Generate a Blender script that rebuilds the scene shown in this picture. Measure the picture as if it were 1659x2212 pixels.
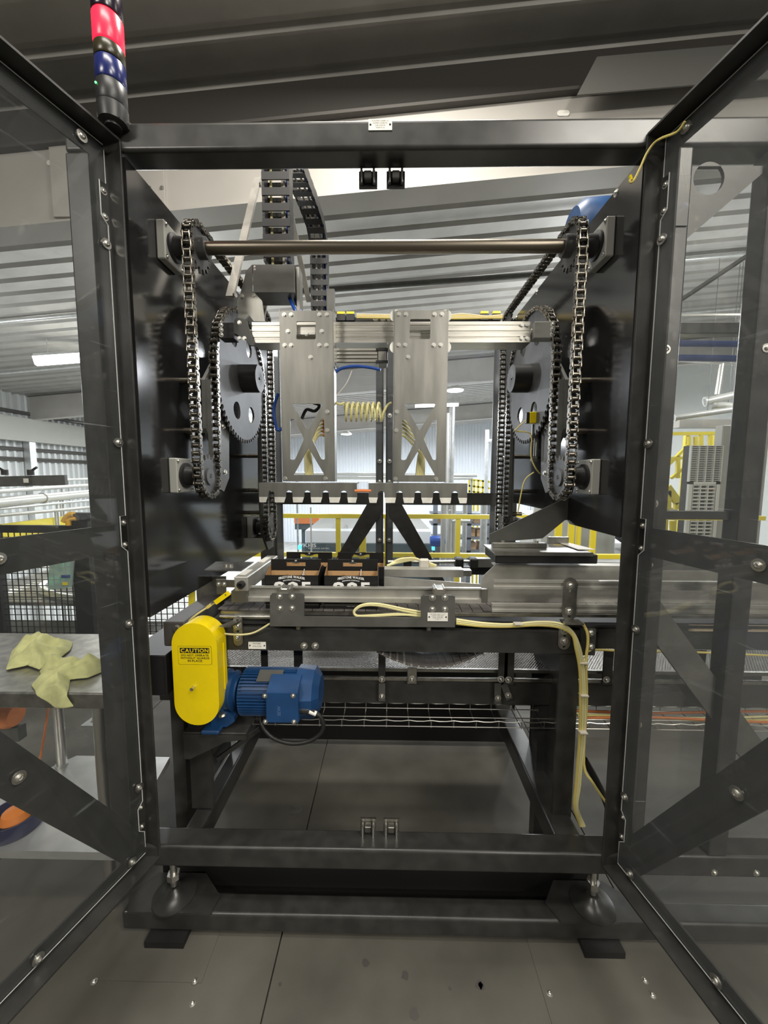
import bpy, bmesh, math, random
from mathutils import Vector as V, Matrix as Mx
from mathutils.geometry import tessellate_polygon
random.seed(7)
S = bpy.context.scene
for o in list(bpy.data.objects): bpy.data.objects.remove(o)
COL = S.collection
PI = math.pi; R = math.radians
# ---------------- camera, world, light, exposure ----------------
F, CX, CY, H = 831., 829.5, 1106., 1.56
pitch, yaw, roll = R(5.4), R(.9), R(.2)
fw = V((-math.sin(yaw)*math.cos(pitch), math.cos(yaw)*math.cos(pitch), -math.sin(pitch)))
rt0 = V((math.cos(yaw), math.sin(yaw), 0)); up0 = rt0.cross(fw)
rt = rt0*math.cos(roll)+up0*math.sin(roll); up = up0*math.cos(roll)-rt0*math.sin(roll)
cam = bpy.data.cameras.new('camera'); camo = bpy.data.objects.new('camera', cam); COL.objects.link(camo)
camo.matrix_world = Mx(((rt.x, up.x, -fw.x, 0), (rt.y, up.y, -fw.y, 0), (rt.z, up.z, -fw.z, H), (0, 0, 0, 1)))
cam.sensor_fit = 'VERTICAL'; cam.sensor_height = 24; cam.sensor_width = 18; cam.lens = F/2212*24; cam.clip_start = .02; cam.clip_end = 200
S.camera = camo
C0 = V((0, 0, H))
def ray(px, py): return fw+rt*((px-CX)/F)-up*((py-CY)/F)
def P(px, py, Y): d = ray(px or 829, py or 1290); return C0+d*(Y/d.y)          # a point of the photo set at depth Y in the hall
def PX(px, py, X): d = ray(px, py); return C0+d*(X/d.x)
def PZ(px, py, Z): d = ray(px, py); return C0+d*((Z-H)/d.z)
W = bpy.data.worlds.new('hall_ambient'); S.world = W; W.use_nodes = True
W.node_tree.nodes['Background'].inputs[0].default_value = (.80, .86, .88, 1)
W.node_tree.nodes['Background'].inputs[1].default_value = .10
S.view_settings.view_transform = 'Standard'; S.view_settings.look = 'None'; S.view_settings.gamma = 1
S.view_settings.use_curve_mapping = False; S.view_settings.exposure = 0.35
def area(loc, size, e, rot=(0, 0, 0), col=(1, .95, .86)):
    l = bpy.data.lights.new('ceiling_area_light', 'AREA'); l.energy = e; l.shape = 'RECTANGLE'; l.size, l.size_y = size; l.color = col
    o = bpy.data.objects.new('ceiling_area_light', l); o.location = loc; o.rotation_euler = rot; COL.objects.link(o); return o
# hall lamps behind, over the viewer and down the hall, plus added fills
area((2.0, -1.1, 4.3), (1.5, .6), 95)
area((-2.6, -2.6, 4.0), (1.2, .3), 75, rot=(R(35), 0, 0))
area((3.2, -4.2, 4.2), (1.2, .3), 150, rot=(R(42), 0, 0))
area((-.4, .1, 4.3), (1.4, .3), 36)
area((.1, 1.9, 4.34), (1.2, .3), 62)  # fill added over the machine to brighten its inner floor and rails
area((3.6, 1.4, 4.35), (1.2, .3), 30)
def fill_point(loc, e):  # point fills without fixtures, added to brighten the far roof deck
    l = bpy.data.lights.new('added_fill_light', 'POINT'); l.energy = e; l.shadow_soft_size = .14; l.color = (.96, .98, 1)
    o = bpy.data.objects.new('added_fill_light', l); o.location = loc; COL.objects.link(o)
for p_, e in (((5.3, 5.0, 3.4), 90), ((-6.6, 4.9, 2.9), 70), ((2.9, 6.2, 3.2), 110), ((-3.0, 6.0, 3.0), 110)): fill_point(p_, e)
for x, y, e in ((-6, 9, 170), (2.2, 8.5, 200), (-3, 14, 420), (3.5, 13.5, 420), (-1, 20, 750), (6, 20, 750), (-7, 19, 600), (7, 7, 120)):
    area((x, y, 3.85+.08*x), (1.2, .5), e, col=(.95, .98, 1))
# ---------------- materials ----------------
MAT = {}
def mat(name, col, rough=.5, metal=0., noise=0., scale=40., bump=0., spec=.5, col2=None, emit=None, coat=0., stretch=None, det=3.):
    m = bpy.data.materials.new(name); m.use_nodes = True; nt = m.node_tree; b = nt.nodes['Principled BSDF']
    c = (*col, 1); b.inputs['Base Color'].default_value = c; b.inputs['Roughness'].default_value = rough; b.inputs['Metallic'].default_value = metal
    b.inputs['Specular IOR Level'].default_value = spec; b.inputs['Coat Weight'].default_value = coat; b.inputs['Coat Roughness'].default_value = .08
    if emit: b.inputs['Emission Color'].default_value = (*emit[0], 1); b.inputs['Emission Strength'].default_value = emit[1]
    if noise or bump or col2:
        tc = nt.nodes.new('ShaderNodeTexCoord'); n = nt.nodes.new('ShaderNodeTexNoise'); n.inputs['Scale'].default_value = scale; n.inputs['Detail'].default_value = det
        mp = nt.nodes.new('ShaderNodeMapping'); geo = nt.nodes.new('ShaderNodeNewGeometry'); nt.links.new(geo.outputs['Position'], mp.inputs[0]); nt.links.new(mp.outputs[0], n.inputs['Vector'])
        if stretch: mp.inputs['Scale'].default_value = stretch
        r = nt.nodes.new('ShaderNodeValToRGB'); nt.links.new(n.outputs[0], r.inputs[0])
        r.color_ramp.elements[0].position = .36; r.color_ramp.elements[1].position = .66
        k = 1-noise; r.color_ramp.elements[0].color = (*[x*k for x in col], 1); r.color_ramp.elements[1].color = (*(col2 or [min(1, x*(1+noise)) for x in col]), 1)
        if noise or col2: nt.links.new(r.outputs[0], b.inputs['Base Color'])
        if noise:
            mr = nt.nodes.new('ShaderNodeMapRange'); mr.inputs[3].default_value = max(.02, rough*(1-noise*.6)); mr.inputs[4].default_value = min(1, rough*(1+noise*.6))
            nt.links.new(n.outputs[0], mr.inputs[0]); nt.links.new(mr.outputs[0], b.inputs['Roughness'])
        if bump:
            bp = nt.nodes.new('ShaderNodeBump'); bp.inputs['Strength'].default_value = bump; bp.inputs['Distance'].default_value = .003
            nt.links.new(n.outputs[0], bp.inputs['Height']); nt.links.new(bp.outputs[0], b.inputs['Normal'])
    MAT[name] = m; return m
mat('frame_paint', (.033, .033, .031), .32, noise=.22, scale=18, spec=.55)
mat('plate_paint', (.016, .016, .016), .13, noise=.35, scale=6, spec=.6)
mat('sheet_steel', (.50, .49, .45), .36, .55, noise=.12, scale=14)
mat('stainless', (.31, .305, .28), .42, 1, noise=.12, scale=30, stretch=(1, 1, .15))
mat('stainless_dark', (.38, .37, .34), .38, 1, noise=.2, scale=25)
mat('aluminium', (.62, .60, .55), .35, 1, noise=.12, scale=20, stretch=(.2, 1, 4))
mat('zinc', (.66, .65, .61), .36, 1)
mat('bar_alu', (.50, .48, .44), .45, .55, noise=.1, scale=20)
mat('chain_steel', (.20, .185, .16), .28, 1, noise=.25, scale=60)
mat('sprocket_steel', (.115, .115, .115), .5, .6, noise=.2, scale=14)
mat('hub_black', (.012, .012, .013), .45)
mat('shaft_steel', (.20, .175, .14), .38, 1)
mat('rubber_black', (.012, .012, .012), .5)
mat('black_plastic', (.02, .02, .021), .4)
mat('yellow_paint', (.88, .67, .0), .33, noise=.04, scale=8, coat=.2)
mat('rail_yellow', (.80, .66, .04), .4)
mat('motor_blue', (.010, .052, .155), .42, noise=.12, scale=14, bump=.2)
mat('motor_blue_highlight', (.06, .12, .26), .5)  # lighter blue paints a highlight onto the raised motor letters
mat('carton_black', (.010, .010, .010), .42)
mat('kraft', (.46, .28, .13), .8, noise=.1, scale=300)
mat('white_print', (.80, .80, .78), .5)
mat('grey_print', (.16, .15, .13), .5)
mat('label_white', (.83, .82, .76), .45)
mat('ink_black', (.012, .012, .012), .5)
mat('cable_yellow', (.72, .60, .18), .45)
mat('cable_pale', (.76, .70, .36), .45)
mat('cable_orange', (.65, .17, .04), .5)
mat('hose_blue', (.015, .07, .34), .35)
mat('lens_dark', (.012, .004, .016), .25, spec=.6)
mat('lens_blue', (.012, .02, .13), .25, spec=.6)
mat('lens_amber', (.035, .03, .012), .3)
mat('lens_red', (.8, .02, .03), .3, emit=((1, .008, .03), 2.2))
mat('led_green', (.1, .6, .1), .3, emit=((.1, 1, .2), 3))
mat('floor_deck', (.098, .093, .079), .62, noise=.3, scale=2.2, det=8, bump=.05, spec=.3)
mat('concrete', (.38, .38, .36), .6, noise=.15, scale=3)
mat('pane_edge_glint', (.62, .64, .62), .3)  # pale colour paints in the light caught along the pane edges
mat('floor_stain', (.085, .085, .07), .55, noise=.5, scale=9, det=8)
mat('ceiling_deck', (.37, .36, .335), .42, noise=.08, scale=3)
mat('girder_paint', (.44, .42, .39), .5, noise=.06, scale=2)
mat('lap_grey', (.13, .13, .12), .5)
mat('purlin_dark', (.06, .055, .05), .6)
mat('wall_white', (.62, .64, .64), .45)
mat('wall_back', (.62, .65, .68), .5)
mat('galvanised', (.62, .63, .62), .35, .6, noise=.1, scale=10)
mat('pipe_white', (.54, .54, .50), .35, .3)
mat('pipe_blue', (.02, .05, .20), .4)
mat('mesh_black', (.012, .012, .012), .5)
mat('machine_white', (.85, .87, .88), .4)
mat('machine_dark', (.06, .09, .10), .5)
mat('rag', (.56, .56, .26), .95, noise=.14, scale=22, bump=.6)
mat('orange', (.70, .20, .02), .5)
mat('amber_plastic', (.78, .44, .03), .4)
mat('orange_mesh', (.72, .22, .06), .6)
mat('bowl_blue', (.012, .016, .07), .3)
mat('rack_steel', (.16, .18, .21), .5, .3)
mat('cabinet_grey', (.36, .36, .33), .5)
mat('louvre_white', (.62, .63, .60), .5)
mat('slot_dark', (.03, .03, .03), .7)
mat('slat_brown', (.13, .12, .115), .4, noise=.15, scale=30)
mat('tape_beige', (.62, .50, .34), .6)
mat('gusset_grey', (.085, .085, .078), .42, noise=.15, scale=14)
mat('lamp_glow', (1, 1, 1), .4, emit=((1, .97, .88), 9))
mat('lamp_glow_far', (1, 1, 1), .4, emit=((.96, 1, .97), 5))
mat('cyan_glow', (.1, .7, .9), .4, emit=((.05, .75, 1), 2.2))
mat('sheet_pale', (.70, .66, .58), .5)
def special():
    def base(name):
        m = bpy.data.materials.new(name); m.use_nodes = True; nt = m.node_tree; nt.nodes.remove(nt.nodes['Principled BSDF']); MAT[name] = m
        return m, nt, nt.nodes['Material Output']
    def pane(name, tint, haze, scr=0):
        m, nt, out = base(name); L = nt.links.new
        t = nt.nodes.new('ShaderNodeBsdfTransparent'); t.inputs[0].default_value = (*tint, 1)
        g = nt.nodes.new('ShaderNodeBsdfGlossy'); g.inputs['Roughness'].default_value = .03
        f = nt.nodes.new('ShaderNodeFresnel'); gb_ = nt.nodes.new('ShaderNodeNewGeometry'); io = nt.nodes.new('ShaderNodeMapRange'); io.inputs[3].default_value = 1.5; io.inputs[4].default_value = 1/1.5
        L(gb_.outputs['Backfacing'], io.inputs[0]); L(io.outputs[0], f.inputs[0])   # same reflectance on both faces of the thin sheet
        d = nt.nodes.new('ShaderNodeBsdfDiffuse'); d.inputs[0].default_value = (.8, .85, .9, 1)
        a = nt.nodes.new('ShaderNodeMixShader'); a.inputs[0].default_value = haze
        b = nt.nodes.new('ShaderNodeMixShader'); L(f.outputs[0], b.inputs[0]); L(t.outputs[0], a.inputs[1]); L(d.outputs[0], a.inputs[2]); L(a.outputs[0], b.inputs[1]); L(g.outputs[0], b.inputs[2]); L(b.outputs[0], out.inputs[0])
        if scr:   # fine scratches worn into the plastic scatter light
            geo = nt.nodes.new('ShaderNodeNewGeometry'); mp = nt.nodes.new('ShaderNodeMapping'); mp.inputs['Rotation'].default_value = (R(35), 0, 0); mp.inputs['Scale'].default_value = (3, 1.6, 60)
            n = nt.nodes.new('ShaderNodeTexNoise'); n.inputs['Scale'].default_value = 3.; n.inputs['Detail'].default_value = 2
            mr = nt.nodes.new('ShaderNodeMapRange'); mr.inputs[1].default_value = .69; mr.inputs[2].default_value = .76; mr.inputs[3].default_value = haze; mr.inputs[4].default_value = scr
            L(geo.outputs['Position'], mp.inputs[0]); L(mp.outputs[0], n.inputs['Vector']); L(n.outputs[0], mr.inputs[0]); L(mr.outputs[0], a.inputs[0])
    pane('polycarbonate', (.95, .955, .95), .012, .10); pane('polycarbonate_worn_glare', (.93, .93, .92), .035, .14); pane('polycarbonate_rear', (.95, .96, .98), .03); pane('green_sheet', (.25, .62, .42), .35); pane('clear_block', (.9, .9, .9), .1)  # right door haze paints in a bright reflection; its scratches are wear
    m, nt, out = base('hose_clear'); g = nt.nodes.new('ShaderNodeBsdfPrincipled'); g.inputs['Base Color'].default_value = (.86, .80, .42, 1); g.inputs['Roughness'].default_value = .12
    g.inputs['Transmission Weight'].default_value = .45; g.inputs['IOR'].default_value = 1.3; nt.links.new(g.outputs[0], out.inputs[0])
    # woven wire belt: fine weave as colour and relief
    m = mat('woven_belt', (.42, .41, .37), .34, .9); nt = m.node_tree; geo = nt.nodes.new('ShaderNodeNewGeometry'); mp = nt.nodes.new('ShaderNodeMapping'); mp.inputs['Rotation'].default_value = (0, 0, R(38))
    ck = nt.nodes.new('ShaderNodeTexVoronoi'); ck.inputs['Scale'].default_value = 110; ck.inputs['Randomness'].default_value = .15
    rp = nt.nodes.new('ShaderNodeValToRGB'); rp.color_ramp.elements[0].color = (.46, .44, .40, 1); rp.color_ramp.elements[1].color = (.035, .035, .03, 1); rp.color_ramp.elements[0].position = .25; rp.color_ramp.elements[1].position = .55
    bp = nt.nodes.new('ShaderNodeBump'); bp.inputs['Strength'].default_value = .8; bp.inputs['Distance'].default_value = .004; bp.invert = True
    L = nt.links.new; L(geo.outputs['Position'], mp.inputs[0]); L(mp.outputs[0], ck.inputs['Vector']); L(ck.outputs['Distance'], rp.inputs[0]); L(rp.outputs[0], nt.nodes['Principled BSDF'].inputs['Base Color']); L(ck.outputs['Distance'], bp.inputs['Height']); L(bp.outputs[0], nt.nodes['Principled BSDF'].inputs['Normal'])
special()
# ---------------- mesh helpers ----------------
class MB:
    def __init__(s): s.v = []; s.f = []; s.sm = []
    def add(s, vs, fs, smooth=False, M=None):
        k = len(s.v); s.v += [tuple(M @ V(p)) if M else tuple(p) for p in vs]; s.f += [[k+i for i in f] for f in fs]; s.sm += [smooth]*len(fs) if not isinstance(smooth, list) else smooth; return s
    def box(s, x0, x1, y0, y1, z0, z1, bev=0, M=None, seg=1):
        if x0 > x1: x0, x1 = x1, x0
        if y0 > y1: y0, y1 = y1, y0
        if z0 > z1: z0, z1 = z1, z0
        if bev <= 0:
            return s.add([(x0, y0, z0), (x1, y0, z0), (x1, y1, z0), (x0, y1, z0), (x0, y0, z1), (x1, y0, z1), (x1, y1, z1), (x0, y1, z1)],
                [(0, 3, 2, 1), (4, 5, 6, 7), (0, 1, 5, 4), (1, 2, 6, 5), (2, 3, 7, 6), (3, 0, 4, 7)], False, M)
        bm = bmesh.new(); vs = [bm.verts.new(p) for p in [(x0, y0, z0), (x1, y0, z0), (x1, y1, z0), (x0, y1, z0), (x0, y0, z1), (x1, y0, z1), (x1, y1, z1), (x0, y1, z1)]]
        for f in [(0, 3, 2, 1), (4, 5, 6, 7), (0, 1, 5, 4), (1, 2, 6, 5), (2, 3, 7, 6), (3, 0, 4, 7)]: bm.faces.new([vs[i] for i in f])
        bmesh.ops.bevel(bm, geom=list(bm.edges), offset=min(bev, .49*min(x1-x0, y1-y0, z1-z0)), segments=seg, profile=.5, affect='EDGES')
        bm.verts.index_update(); s.add([v.co[:] for v in bm.verts], [[v.index for v in f.verts] for f in bm.faces], False, M); bm.free(); return s
    def cyl(s, p0, p1, r, n=16, r2=None, caps=True, M=None, rot=0., smooth=True):
        p0 = V(p0); p1 = V(p1); d = (p1-p0).normalized(); a = d.orthogonal().normalized(); b = d.cross(a); r2 = r if r2 is None else r2
        vs = []; 
        for i in range(n):
            t = 2*PI*i/n+rot; q = a*math.cos(t)+b*math.sin(t); vs += [p0+q*r, p1+q*r2]
        fs = [(2*i, 2*((i+1) % n), 2*((i+1) % n)+1, 2*i+1) for i in range(n)]; sm = [smooth]*n
        if caps: fs += [[2*i for i in range(n)][::-1], [2*i+1 for i in range(n)]]; sm += [False, False]
        return s.add(vs, fs, sm, M)
    def prism(s, pts, axis, a, b, holes=(), M=None, smooth=False):
        # closed outline pts (2-D) pushed from a to b along axis ('x': pts=(y,z), 'y': (x,z), 'z': (x,y))
        f3 = {'x': lambda p, t: (t, p[0], p[1]), 'y': lambda p, t: (p[0], t, p[1]), 'z': lambda p, t: (p[0], p[1], t)}[axis]
        loops = [list(pts)]+[list(h) for h in holes]; flat = [p for l in loops for p in l]; n = len(flat)
        vs = [f3(p, a) for p in flat]+[f3(p, b) for p in flat]
        if len(loops) == 1 and False: tri = [list(range(n))]
        else: tri = [list(t) for t in tessellate_polygon([[V((p[0], p[1], 0)) for p in l] for l in loops])]
        fs = [t[::-1] for t in tri]+[[i+n for i in t] for t in tri]; sm = [False]*len(fs); k = 0
        for l in loops:
            m = len(l)
            for i in range(m): j = (i+1) % m; fs.append((k+i, k+j, k+j+n, k+i+n)); sm.append(smooth)
            k += m
        return s.add(vs, fs, sm, M)
    def tube(s, pts, r, n=8, smooth_path=4, closed=False, caps=True):
        pts = [V(p) for p in pts]
        if smooth_path > 1 and len(pts) > 2:
            q = []; m = len(pts)
            for i in range(m if closed else m-1):
                g = lambda j: pts[j % m] if closed else pts[max(0, min(m-1, j))]
                p0, p1, p2, p3 = g(i-1), g(i), g(i+1), g(i+2)
                for k in range(smooth_path):
                    t = k/smooth_path; q.append(.5*((2*p1)+(p2-p0)*t+(2*p0-5*p1+4*p2-p3)*t*t+(3*p1-p0-3*p2+p3)*t**3))
            if not closed: q.append(pts[-1])
            pts = q
        m = len(pts); vs = []; a = None
        for i in range(m):
            d = (pts[(i+1) % m]-pts[i-1]) if closed else (pts[min(i+1, m-1)]-pts[max(i-1, 0)])
            d.normalize(); a = d.orthogonal() if a is None else a-d*a.dot(d); a.normalize(); b = d.cross(a)
            rr = r if not callable(r) else r(i/(m-1))
            vs += [pts[i]+(a*math.cos(2*PI*k/n)+b*math.sin(2*PI*k/n))*rr for k in range(n)]
        fs = [(i*n+k, i*n+(k+1) % n, ((i+1) % m)*n+(k+1) % n, ((i+1) % m)*n+k) for i in range(m if closed else m-1) for k in range(n)]; sm = [True]*len(fs)
        if caps and not closed: fs += [list(range(n))[::-1], list(range((m-1)*n, m*n))]; sm += [False, False]
        return s.add(vs, fs, sm)
    def lathe(s, prof, c, axis='z', n=20, M=None):
        c = V(c); ex = {'x': (V((0, 1, 0)), V((0, 0, 1)), V((1, 0, 0))), 'y': (V((1, 0, 0)), V((0, 0, 1)), V((0, 1, 0))), 'z': (V((1, 0, 0)), V((0, 1, 0)), V((0, 0, 1)))}[axis]
        vs = []; m = len(prof)
        for i in range(n):
            t = 2*PI*i/n; e = ex[0]*math.cos(t)+ex[1]*math.sin(t); vs += [c+e*r+ex[2]*h for r, h in prof]
        fs = [(i*m+k, ((i+1) % n)*m+k, ((i+1) % n)*m+k+1, i*m+k+1) for i in range(n) for k in range(m-1)]
        return s.add(vs, fs, True, M)
    def sub(s, o, M): return s.add(o.v, o.f, list(o.sm), M)
    def mesh(s, name, m, c=V((0, 0, 0))):
        me = bpy.data.meshes.new(name); me.from_pydata([tuple(V(v)-c) for v in s.v], [], s.f); me.polygons.foreach_set('use_smooth', s.sm)
        if m: me.materials.append(MAT[m])
        me.update(); bm = bmesh.new(); bm.from_mesh(me); bmesh.ops.recalc_face_normals(bm, faces=bm.faces); bm.to_mesh(me); bm.free()
        if any(s.sm): me.set_sharp_from_angle(angle=R(38))
        return me
WL = {}
def link(name, me, loc, parent=None, rot=None):
    o = bpy.data.objects.new(name, me); COL.objects.link(o); loc = V(loc)
    WL[o.name] = loc
    if parent: o.parent = parent; o.location = loc-WL[parent.name]
    else: o.location = loc
    if rot is not None: o.rotation_mode = 'QUATERNION'; o.rotation_quaternion = rot
    return o
def tag(o, label=None, cat=None, group=None, kind=None):
    for k, v in (('label', label), ('category', cat), ('group', group), ('kind', kind)):
        if v: o[k] = v
    return o
def thing(name, label, cat, loc, group=None): return tag(link(name, None, loc), label, cat, group)
def part(name, mb, m, parent=None, label=None, **k):
    lo = V([min(v[i] for v in mb.v) for i in range(3)]); hi = V([max(v[i] for v in mb.v) for i in range(3)]); c = (lo+hi)/2
    o = link(name, mb.mesh(name, m, c), c, parent)
    if label or k: tag(o, label, **k)
    return o
def solo(name, mb, m, label, cat, group=None, kind=None): return part(name, mb, m, None, label, cat=cat, group=group, kind=kind)
def B(*a, **k): return MB().box(*a, **k)
def cy(*a, **k): return MB().cyl(*a, **k)
BOLT = {}
def bolt(parent, p, nrm=(0, -1, 0), r=.008, kind='hex', name='bolt'):
    if kind not in BOLT:
        b = MB()
        if kind == 'hex': b.cyl((0, 0, 0), (0, 0, .12), 1.25, 14).cyl((0, 0, .12), (0, 0, .75), .92, 6, smooth=False)
        elif kind == 'button': b.lathe([(1.55, 0), (1.55, .18), (1., .2), (.95, .5), (.6, .85), (.42, .9), (.4, .5), (0, .5)], (0, 0, 0), 'z', 14)
        elif kind == 'washer': b.lathe([(1.7, 0), (1.7, .3), (.95, .32), (.9, .7), (.5, .95), (.4, .6), (0, .6)], (0, 0, 0), 'z', 14)
        elif kind == 'cap': b.cyl((0, 0, 0), (0, 0, .8), .85, 12).cyl((0, 0, .8), (0, 0, .82), .4, 6)
        BOLT[kind] = b.mesh('bolt_'+kind, 'zinc')
    me = BOLT[kind]
    o = link(name, me, p, parent, V((0, 0, 1)).rotation_difference(V(nrm))); o.scale = (r, r, r); return o
def rot2(p, q, r):   # matrix: local x -> q-p direction in place
    pass
def beam(mb, a, b, w, t, n=(0, -1, 0)):   # flat bar from a to b, width w across, thickness t along n
    a = V(a); b = V(b); d = (b-a); L = d.length; d.normalize(); n = V(n); n = (n-d*n.dot(d)).normalized(); s = n.cross(d)
    M = Mx(((d.x, s.x, n.x, a.x), (d.y, s.y, n.y, a.y), (d.z, s.z, n.z, a.z), (0, 0, 0, 1)))
    return mb.box(0, L, -w/2, w/2, -t/2, t/2, M=M)
_FC = {}
def glyph(ch):
    if ch not in _FC:
        c = bpy.data.curves.new('glyph', 'FONT'); c.body = ch; c.size = 1; c.resolution_u = 2; o = bpy.data.objects.new('glyph', c); COL.objects.link(o)
        bpy.context.view_layer.update(); dg = bpy.context.evaluated_depsgraph_get(); me = bpy.data.meshes.new_from_object(o.evaluated_get(dg))
        vs = [v.co.copy() for v in me.vertices]; fs = [list(p.vertices) for p in me.polygons]; wd = max([v.x for v in vs] or [.3])
        _FC[ch] = (vs, fs, wd); bpy.data.objects.remove(o); bpy.data.curves.remove(c); bpy.data.meshes.remove(me)
    return _FC[ch]
def text(s, width, height, org, ex, ez, arc=0., bold=0., track=.08):
    """lettering of cap height `height`, stretched to `width`, centred on org; ex right, ez up; arc = sagitta"""
    ex = V(ex).normalized(); ez = V(ez).normalized(); n = ex.cross(ez); mb = MB(); x = 0; L = []
    for ch in s:
        if ch == ' ': x += .3; continue
        vs, fs, wd = glyph(ch); x0 = min(v.x for v in vs); L.append((x-x0, vs, fs)); x += wd-x0+track
    x -= track; k = width/x; h = height/.70
    for off, vs, fs in L:
        for dx, dz in ([(0, 0)] if not bold else [(0, 0), (bold, 0), (0, bold), (bold, bold)]):
            q = []
            for v in vs:
                u = (v.x+off)*k-width/2+dx*height; w = v.y*h+dz*height
                if arc: w += arc*(1-(2*u/width)**2)
                q.append(V(org)+ex*u+ez*w+n*(.0003+.00015*(dx+2*dz)))
            mb.add(q, fs)
    return mb
def nameplate(parent, x0, x1, z0, z1, y, lines, scr=True, name='nameplate'):
    o = part(name, B(x0, x1, y-.002, y, z0, z1), 'label_white', parent, 'white engraved name plate')
    w = x1-x0; h = z1-z0; n = len(lines)
    mb = MB()
    for i, (s, fr) in enumerate(lines): mb.sub(text(s, w*fr, h*.5/n, ((x0+x1)/2, y-.002, z1-h*(.12+(i+.55)*.8/n)-h*.0), (1, 0, 0), (0, 0, 1)), Mx())
    part('lettering', mb, 'grey_print', o)
    if scr:
        for xx in (x0+w*.085, x1-w*.085): part('rivet', MB().lathe([(.0028, 0), (.002, -.0015), (0, -.002)], (xx, y-.002, (z0+z1)/2), 'y', 10), 'ink_black', o)
    return o
for _c in 'ABCDEFGHIJKLMNOPQRSTUVWYZ0123456789-/': glyph(_c)
# ---------------- the setting ----------------
def struct(name, mb, m, parent=None): return part(name, mb, m, parent, kind=None if parent else 'structure')
fl = struct('floor', B(-9.6, 9, -7, 3.95, -.12, -.012), 'floor_deck')
# deck panels with open joints where the photo shows them
seams = [-9.6, -4.0, -1.58, -.362, .858, 2.08, 4.5, 9]
for i in range(7):
    for y0, y1 in ((-7, -1.3), (-1.3, 3.95)):
        part('floor_panel', B(seams[i]+.0025, seams[i+1]-.0025, y0+.002, y1-.002, -.0118, 0), 'floor_deck', fl)
# thin screwed-down cover plates under the machine feet
for i, (x0, x1, y0, y1) in enumerate(((-.93, -.575, 1.035, 1.33), (.47, .86, .93, 1.33))):
    part('cover_plate', B(x0, x1, y0, y1, 0, .002), 'floor_deck', fl)
for px, py in ((203, 2121), (421, 2120), (1187, 2146), (1393, 2118), (1409, 2150)): bolt(fl, PZ(px, py, .002), (0, 0, 1), .0062, 'button', 'screw')
bolt(fl, PZ(416, 2168, 0), (0, 0, 1), .006, 'button', 'screw')
random.seed(3)
for px, py, r in ((875, 2107, .012), (640, 1748, .03), (895, 2190, .014), (790, 2080, .012), (1040, 2130, .009), (1035, 2128, .012), (972, 2135, .005), (605, 2126, .006)):
    c = PZ(px, py, 0); rr = [r*random.uniform(.75, 1.15) for _ in range(12)]
    part('stain', MB().prism([(c.x+rr[k]*math.cos(k*PI/6), c.y+rr[k]*math.sin(k*PI/6)) for k in range(12)], 'z', .0001, .0006), 'floor_stain' if py < 2000 else 'purlin_dark', fl)
SL = .083
def zc(x, h=2.9): return H+h+SL*x
# corrugated roof deck: ribs across the hall, one strip of deck per rib pitch near the viewer
def deck(y0, n, mb):
    p = .305; prof = []
    for i in range(n):
        y = y0+i*p; prof += [(y, 0), (y+.20, 0), (y+.215, .032), (y+.262, .032), (y+.279, -.014), (y+.298, -.014)]
    prof.append((y0+n*p, 0)); k = len(prof); vs = []
    for x in (-9.8, 9.5): vs += [(x, y, zc(x)+z) for y, z in prof]
    for x in (-9.8, 9.5): vs += [(x, y, zc(x)+z+.01) for y, z in prof]
    fs = [(i, i+1, k+i+1, k+i) for i in range(k-1)]+[(2*k+i, 3*k+i, 3*k+i+1, 2*k+i+1) for i in range(k-1)]
    fs += [(0, k, 3*k, 2*k), (k-1, 3*k-1+0, 4*k-1, 2*k-1)][:1]
    mb.add(vs, fs); return mb
ce = struct('ceiling', B(-9.8, 9.5, -7, 26, 0, .004, M=Mx.Translation((0, 0, zc(0)+.09)) @ Mx(((1, 0, 0, 0), (0, 1, 0, 0), (SL, 0, 1, 0), (0, 0, 0, 1)))), 'ceiling_deck')
for i in range(20): part('deck_sheet', deck(-7+i*5*.305, 5, MB()), 'ceiling_deck', ce)
for i in range(5):  part('deck_sheet', deck(-7+100*.305+(0 if i == 0 else 0)+i*.305, 1, MB()), 'ceiling_deck', ce)
def rafter(name, Y, h0, h1, x0, x1, fl_w=.2, tw=.012, slots=()):
    o = None; mb = MB()
    mb.prism([(x0, zc(x0, h0)), (x1, zc(x1, h0)), (x1, zc(x1, h1)), (x0, zc(x0, h1))], 'y', Y, Y+tw, holes=slots)
    o = struct(name, mb, 'girder_paint')
    for h, m in ((h0, 'girder_paint'), (h1, 'purlin_dark')):
        t = .014 if h == h0 else .02
        part('flange', MB().prism([(x0, zc(x0, h)-t), (x1, zc(x1, h)-t), (x1, zc(x1, h)), (x0, zc(x0, h))], 'y', Y-fl_w/2+.05, Y+fl_w/2+.05), m, o)
    return o
def slot(px, py, Y, w=.085, h=.035):
    c = P(px, py, Y); r = h/2; q = []
    for k in range(7): t = -PI/2+PI*k/6; q.append((c.x+w/2-r+r*math.cos(t), c.z+r*math.sin(t)))
    for k in range(7): t = PI/2+PI*k/6; q.append((c.x-w/2+r+r*math.cos(t), c.z+r*math.sin(t)))
    return q
part('light_block_plate', MB().prism([(-9.6, zc(-9.6, 2.5)), (9.4, zc(9.4, 2.5)), (9.4, zc(9.4, 2.93)), (-9.6, zc(-9.6, 2.93))], 'y', 3.04, 3.05), 'purlin_dark', ce)  # plate added between girder and deck to keep far light off the near ceiling
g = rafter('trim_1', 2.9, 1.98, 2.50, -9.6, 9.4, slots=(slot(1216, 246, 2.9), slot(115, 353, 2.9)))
for q_ in ((1216, 246), (115, 353)): part('slot_light_fill', MB().prism(slot(*q_, 2.9), 'y', 2.893, 2.898), 'label_white', g)  # white fills stand in for light showing through the web slots
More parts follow.
